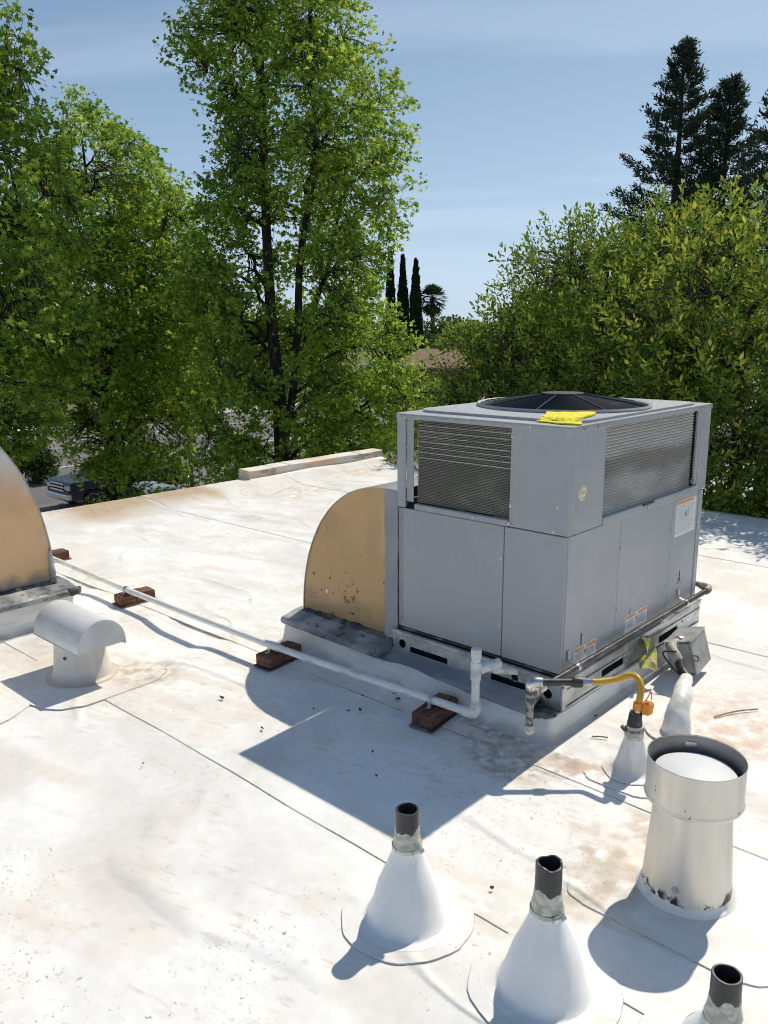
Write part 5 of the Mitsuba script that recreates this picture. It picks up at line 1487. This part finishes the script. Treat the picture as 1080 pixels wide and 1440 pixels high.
def palm(label, x, y, zc, R, seed):
    g = np.random.default_rng(seed)
    key = thing('palm_tree', label, 'palm tree')
    add('trunk', tube([(x, y, GZ), (x + 0.1, y, zc * 0.5), (x, y, zc)], [0.3, 0.24, 0.26], 9), 'bark', key, smooth=60)
    Vs, Fs, st, k = [], [], [], 0
    for i in range(46):
        a = i * 2.39996
        el = np.interp(i, [0, 18, 34, 45], [1.45, 0.55, -0.35, -1.25])
        d = np.array([math.cos(a) * math.cos(el), math.sin(a) * math.cos(el), math.sin(el)])
        e1 = unit(np.cross(d, [0.01, 0.02, 1.0]))
        e2 = np.cross(e1, d)
        c = np.array([x, y, zc]) + d * R * 0.52
        st.append(tube([(x, y, zc), c], [0.03, 0.02], 4, caps=False))
        for b in np.linspace(-1.25, 1.25, 13):
            tip = c + (d * math.cos(b) + e1 * math.sin(b)) * R * 0.55 + e2 * 0.05 * R * g.normal() - np.array([0, 0, 0.10 * R])
            w = (e1 * math.cos(b) - d * math.sin(b)) * R * 0.05
            mid = c + (tip - c) * 0.5
            Vs += [c, mid + w, tip, mid - w + e2 * 0.03]
            Fs += [(k, k + 1, k + 2), (k, k + 2, k + 3)]
            k += 4
    add('frond_stalks', cat(*st), 'bark', key)
    V = np.array(Vs)
    old = V[:, 2] < zc - 0.5 * R
    add('crown', tm(V, Fs), 'needle', key, color=np.where(old[:, None], [[0.10, 0.085, 0.05]], [[0.055, 0.075, 0.035]]) * np.ones((len(V), 3)))


palm('distant fan palm with a full round head, right of the cypresses', -58.5, 71.0, 5.2, 1.9, 81)


def far_tree(label, x, y, h, r, seed, cols, n=4200, lo=0.12, name='street_tree', group='green trees beyond the street', size=0.34):
    g = np.random.default_rng(seed)
    key = thing(name, label, 'tree', group)
    add('trunk', tube([(x, y, GZ), (x + 0.1, y, GZ + h * 0.3), (x, y, GZ + h * 0.7)], [0.25, 0.18, 0.06], 7), 'bark', key, smooth=60)
    m = 34
    cz = GZ + h * (lo + (0.97 - lo) * g.uniform(0, 1, m))
    tt = (cz - GZ) / h
    rr = r * np.sqrt(np.clip(1 - ((tt - 0.5) / 0.56) ** 2, 0.08, 1)) * g.uniform(0.3, 0.92, m)
    a = g.uniform(0, 6.28, m)
    cen = np.stack([x + rr * np.cos(a), y + rr * np.sin(a), cz], 1)
    limbs = [tube(branch(np.array([x, y, max(GZ + 0.5, c[2] - 1.2)]), c, 0.06, 0.015, g, 5)[0], np.linspace(0.06, 0.015, 5), 4, caps=False) for c in cen]
    add('limbs', cat(*limbs), 'bark', key)
    i = g.integers(0, m, n)
    rad = r * g.uniform(0.25, 0.42, m)
    d = unit(g.normal(0, 1, (n, 3)))
    pos = cen[i] + d * (rad[i] * g.uniform(0.35, 1, n) ** 0.6)[:, None] * [1, 1, 0.75]
    pos[:, 2] = np.maximum(pos[:, 2], GZ + 0.1)
    col = palette(g, n, cols) * (0.8 + 0.4 * g.uniform(0, 1, m))[i][:, None]
    lm, lc = leaves(pos, unit(d + g.normal(0, 0.6, (n, 3))), unit(g.normal(0, 0.7, (n, 3)) + [0, 0, 0.7]), size * g.uniform(0.6, 1.3, n), KITE, KITE_F, col)
    add('crown', lm, 'leaf', key, color=lc)


FG = [(0.12, 0.19, 0.05, 3), (0.17, 0.25, 0.06, 3), (0.085, 0.14, 0.04, 2)]
DG = [(0.06, 0.10, 0.03, 3), (0.09, 0.14, 0.04, 3), (0.13, 0.18, 0.05, 1)]
far = [(-62, 22, 8.5, 4.2, DG), (-64, 31, 9.5, 4.6, FG), (-63, 40, 8.5, 4.3, DG), (-61, 12, 9, 4.4, DG), (-66, 50, 9, 4.6, FG), (-60, 2, 9, 4.4, FG),
       (-66, 60, 8.0, 4.4, DG), (-58, 66, 7.6, 4.4, FG), (-50, 62, 8.0, 4.0, DG), (-44, 58, 7.5, 3.6, FG), (-36, 56, 8.0, 4.2, DG), (-29, 50, 8.5, 4.2, FG), (-23, 40, 9.0, 3.8, DG),
       (-62, 84, 8.0, 5.0, DG), (-48, 80, 8.8, 5.2, DG), (-36, 74, 9.0, 5.0, FG), (-20, 52, 9, 4.5, DG), (-8, 50, 8, 4.5, DG)]
where = ['farthest left', 'left of the sweetgum trunks', 'between the sweetgum trunks', 'near the left border', 'behind the twin stems', 'beyond the left border limb', 'far right of the street', 'left of the cypresses',
         'just behind the cypresses', 'under the distant palm', 'behind the brown house', 'right of the brown house', 'behind the lower evergreen', 'on the skyline left of the palm', 'on the skyline right of the palm', 'on the skyline behind the evergreens', 'behind the conifers', 'right of the conifers']
for i, ((x, y, h, r, c), w) in enumerate(zip(far, where)):
    far_tree(f'{"dark" if c is DG else "mid"} green broad tree beyond the street, {w}', x, y, h, r, 90 + i, c)
for i, (x, y, h, r, lab) in enumerate([(-35.6, 13.9, 1.8, 1.1, 'round clipped shrub beside the street, just right of the left duct'), (-25.0, 18.2, 1.5, 1.0, 'low dark shrub by the red-brown post'),
                                       (-20.6, 19.4, 2.2, 1.5, 'low shrub behind the stained roof curb'), (-18.2, 17.4, 1.9, 1.3, 'dark shrub left of the stained roof curb'), (-12.5, 14.0, 2.6, 1.5, 'leafy shrub at the right end of the stained roof curb')]):
    far_tree(lab, x, y, h, r, 130 + i, DG if i != 4 else SPRING, n=3600, lo=0.2, name='shrub', group=None, size=0.12)

#%%CARS
# ------------------------------------------------------------------ house, wall, post, vehicles


def frame_at(x, y, rz):
    return T().translate([x, y, GZ]).rotate([0, 0, 1], rz)


H = thing('house', 'low brown house with a hipped shingle roof beside the cypresses', 'house')
hxw = frame_at(-31.3, 38.4, 24)
add('wall', cbox(-2.3, 2.3, -2.2, 2.2, 0, 4.75, 0.03), 'stucco_brown', H, to_world=hxw)
v = np.array([(-2.8, -2.75, 4.70), (2.8, -2.75, 4.70), (2.8, 2.75, 4.70), (-2.8, 2.75, 4.70), (-1.3, 0, 5.75), (1.3, 0, 5.75), (-2.8, -2.75, 4.58), (2.8, -2.75, 4.58), (2.8, 2.75, 4.58), (-2.8, 2.75, 4.58)])
add('roof', trimesh.convex.convex_hull(v), 'roof_brown', H, to_world=hxw)
for k_ in range(2):
    W = add('window', cbox(-1.7 + k_ * 2.1, -0.6 + k_ * 2.1, -2.26, -2.2, 1.6, 2.8, 0.02), 'pvc_white', H, to_world=hxw)
    add('pane', cbox(-1.62 + k_ * 2.1, -0.68 + k_ * 2.1, -2.275, -2.261, 1.68, 2.72, 0.004), 'glass_dark', W, to_world=hxw)
PO = thing('street_post', 'thin red-brown post rising from the kerb beside the parked cars', 'post')
add('pole', tube([(-24.4, 14.8, GZ + 0.1), (-24.4, 14.8, GZ + 4.2)], [0.085, 0.075], 12), 'pole_paint', PO, smooth=50)
add('base', lathe([(0.22, 0), (0.22, 0.06), (0.12, 0.10), (0.10, 0.35), (0.086, 0.37)], 16, (-24.4, 14.8, GZ + 0.01)), 'pole_paint', PO, smooth=40)
add('cap', lathe([(0.076, 0), (0.09, 0.02), (0.06, 0.09), (0.001, 0.11)], 14, (-24.4, 14.8, GZ + 4.2)), 'pole_paint', PO, smooth=40)
BW = thing('brick_wall', 'low red brick wall in front of the parked cars', 'wall')
bm = cbox(0, 0.215, 0, 0.1, 0, 0.065, 0.006)
bd_ = mikit.ply(bm, 'brick')
add('core', cbox(-21.62, -21.42, 9.0, 14.3, GZ - 0.1, GZ + 1.475, 0.01), 'concrete', BW)
g = np.random.default_rng(8)
nb = 0
for row in range(13, 19):
    for j in range(30):
        y = 9.0 + j * 0.228 + (0.114 if row % 2 else 0)
        if y > 14.05 or nb > 280:
            continue
        nb += 1
        key = numbered(BW + '__brick')
        scene[key] = {**bd_, 'to_world': T().translate([-21.405 + 0.004 * g.uniform(), y, GZ + row * 0.0775]).rotate([0, 0, 1], 90).translate([0, -0.005 * g.uniform(), 0])}
add('coping', cbox(-21.70, -21.28, 8.95, 14.35, GZ + 1.48, GZ + 1.54, 0.01), 'brick', BW)


def car(label, cat_, profile, glass, width, wheels, wr, x, y, rz, paint, front, rear, pick=None):
    """profile: side outline (along, z); glass: list of side-window outlines; front and rear: x of the ends."""
    K = thing({'pickup': 'pickup_truck', 'sedan': 'parked_car', 'suv': 'parked_car'}[cat_], label, {'pickup': 'pickup truck', 'sedan': 'car', 'suv': 'car'}[cat_])
    M = frame_at(x, y, rz)
    zb = pick or 0.9

    def shape(poly, w, t=1.0):
        cs = m3.CrossSection([ccw(poly)])
        for wx in wheels:
            cs = cs - m3.CrossSection([np.array(circ(wx, wr, wr * 1.17, 22))])
        m = unman(m3.Manifold.extrude(cs, w).refine_to_length(0.22))
        v = np.array(m.vertices)
        v = np.stack([v[:, 0], w / 2 - v[:, 2], v[:, 1]], 1)
        return tm(v, m.faces)

    def taper(m):
        v = np.array(m.vertices)
        k = 1 - 0.17 * smooth01((v[:, 2] - zb) / 0.75) - 0.06 * smooth01((0.5 - v[:, 2]) / 0.4)
        e = np.minimum(v[:, 0] - rear, front - v[:, 0])
        k = k * (1 - 0.12 * smooth01((0.5 - e) / 0.5))
        v[:, 1] *= k
        return tm(v, m.faces)
    body = shape(profile, width)
    add('body', taper(body), paint, K, smooth=35, to_world=M)
    for gl in glass['side']:
        cs = m3.CrossSection([ccw(gl)])
        m = unman(m3.Manifold.extrude(cs, width + 0.012).refine_to_length(0.25))
        v = np.array(m.vertices)
        v = np.stack([v[:, 0], (width + 0.012) / 2 - v[:, 2], v[:, 1]], 1)
        add('side_window', taper(tm(v, m.faces)), 'glass_dark', K, to_world=M)
    for (xa, za), (xb, zb2), ww in glass['ends']:
        d = np.array([xb - xa, zb2 - za])
        nn = np.array([-d[1], d[0]]) / np.hypot(*d) * 0.012
        if nn[1] < 0:
            nn = -nn
        w0, w1 = ww * 0.5, ww * 0.42
        V = np.array([(xa + nn[0], -w0, za + nn[1]), (xa + nn[0], w0, za + nn[1]), (xb + nn[0], w1, zb2 + nn[1]), (xb + nn[0], -w1, zb2 + nn[1])])
        V2 = V - np.array([nn[0], 0, nn[1]]) * 1.5
        add('windscreen', trimesh.convex.convex_hull(np.vstack([V, V2])), 'glass_dark', K, to_world=M)
    for wx in wheels:
        for sgn in (-1, 1):
            yw = sgn * (width / 2 - 0.13)
            W = add('wheel', move(lathe([(0.05, -0.11), (wr * 0.62, -0.11), (wr * 0.66, -0.09), (wr * 0.66, 0.09), (wr * 0.62, 0.11), (0.05, 0.11)], 24), (wx, yw, wr), rx=90), 'tyre', K, smooth=40, to_world=M)
            add('tyre', move(lathe([(wr * 0.66, -0.10), (wr * 0.93, -0.115), (wr, -0.08), (wr, 0.08), (wr * 0.93, 0.115), (wr * 0.66, 0.10)], 28), (wx, yw, wr), rx=90), 'tyre', W, smooth=40, to_world=M)
            add('rim', move(lathe([(0.001, 0.10), (wr * 0.2, 0.105), (wr * 0.5, 0.075), (wr * 0.62, 0.118), (wr * 0.64, 0.112)], 20), (wx, yw, wr), rx=-90 * sgn), 'chrome', W, smooth=30, to_world=M)
    hz = 0.95 if cat_ == 'pickup' else 0.68
    for sgn in (-1, 1):
        add('headlight', cbox(front - 0.10, front + 0.008, sgn * width * 0.37 - 0.17, sgn * width * 0.37 + 0.17, hz - 0.10, hz + 0.10, 0.03), 'lamp_clear', K, to_world=M)
        add('tail_light', cbox(rear - 0.008, rear + 0.10, sgn * width * 0.40 - 0.09, sgn * width * 0.40 + 0.09, hz - 0.16, hz + 0.20, 0.02), 'lamp_red', K, to_world=M)
        add('mirror', cbox(0.9 if cat_ != 'pickup' else 1.0, 1.1 if cat_ != 'pickup' else 1.16, sgn * (width / 2 + 0.11) - 0.11, sgn * (width / 2 + 0.11) + 0.11, zb + 0.08, zb + 0.26, 0.04), paint, K, to_world=M)
    G_ = add('grille', cbox(front - 0.05, front + 0.012, -width * 0.26, width * 0.26, hz - 0.17, hz + 0.15, 0.02), 'gap_dark', K, to_world=M)
    for k_ in range(3):
        add('bar', cbox(front + 0.002, front + 0.03, -width * 0.27, width * 0.27, hz - 0.16 + k_ * 0.125, hz - 0.10 + k_ * 0.125, 0.01), 'chrome', G_, to_world=M)
    add('bumper', cbox(front - 0.12, front + 0.10, -width * 0.47, width * 0.47, hz - 0.48, hz - 0.26, 0.04), 'chrome' if cat_ == 'pickup' else paint, K, smooth=30, to_world=M)
    add('bumper', cbox(rear - 0.10, rear + 0.12, -width * 0.47, width * 0.47, hz - 0.42, hz - 0.20, 0.04), 'chrome' if cat_ == 'pickup' else paint, K, smooth=30, to_world=M)
    return K


pk = [(-2.75, 0.45), (2.70, 0.42), (2.72, 1.05), (2.55, 1.15), (1.35, 1.20), (0.75, 1.82), (0.5, 1.88), (-0.95, 1.88), (-1.10, 1.25), (-2.72, 1.22)]
car('black pickup truck with a chrome grille parked under the trees', 'pickup', pk,
    {'side': [[(1.15, 1.24), (0.70, 1.72), (0.02, 1.78), (0.02, 1.24)], [(-0.06, 1.24), (-0.06, 1.78), (-0.85, 1.76), (-0.95, 1.24)]], 'ends': [((1.30, 1.24), (0.78, 1.78), 1.6), ((-1.08, 1.30), (-0.97, 1.80), 1.5)]},
    1.98, (1.75, -1.72), 0.40, -29.1, 14.5, -90, 'car_black', 2.72, -2.75, 1.15)
sd = [(-2.30, 0.40), (2.28, 0.36), (2.32, 0.62), (2.15, 0.78), (1.10, 0.93), (0.35, 1.38), (-0.15, 1.46), (-0.75, 1.42), (-1.55, 1.02), (-2.25, 0.95), (-2.34, 0.75)]
sdg = {'side': [[(0.92, 0.96), (0.30, 1.32), (-0.15, 1.39), (-0.15, 0.96)], [(-0.22, 0.96), (-0.22, 1.39), (-0.72, 1.35), (-1.30, 1.02)]], 'ends': [((1.05, 0.96), (0.38, 1.37), 1.45), ((-1.50, 1.05), (-0.80, 1.41), 1.35)]}
car('pale blue-grey sedan parked in front of the black pickup truck', 'sedan', sd, sdg, 1.80, (1.42, -1.38), 0.32, -24.2, 12.7, -93, 'car_silver', 2.32, -2.34)
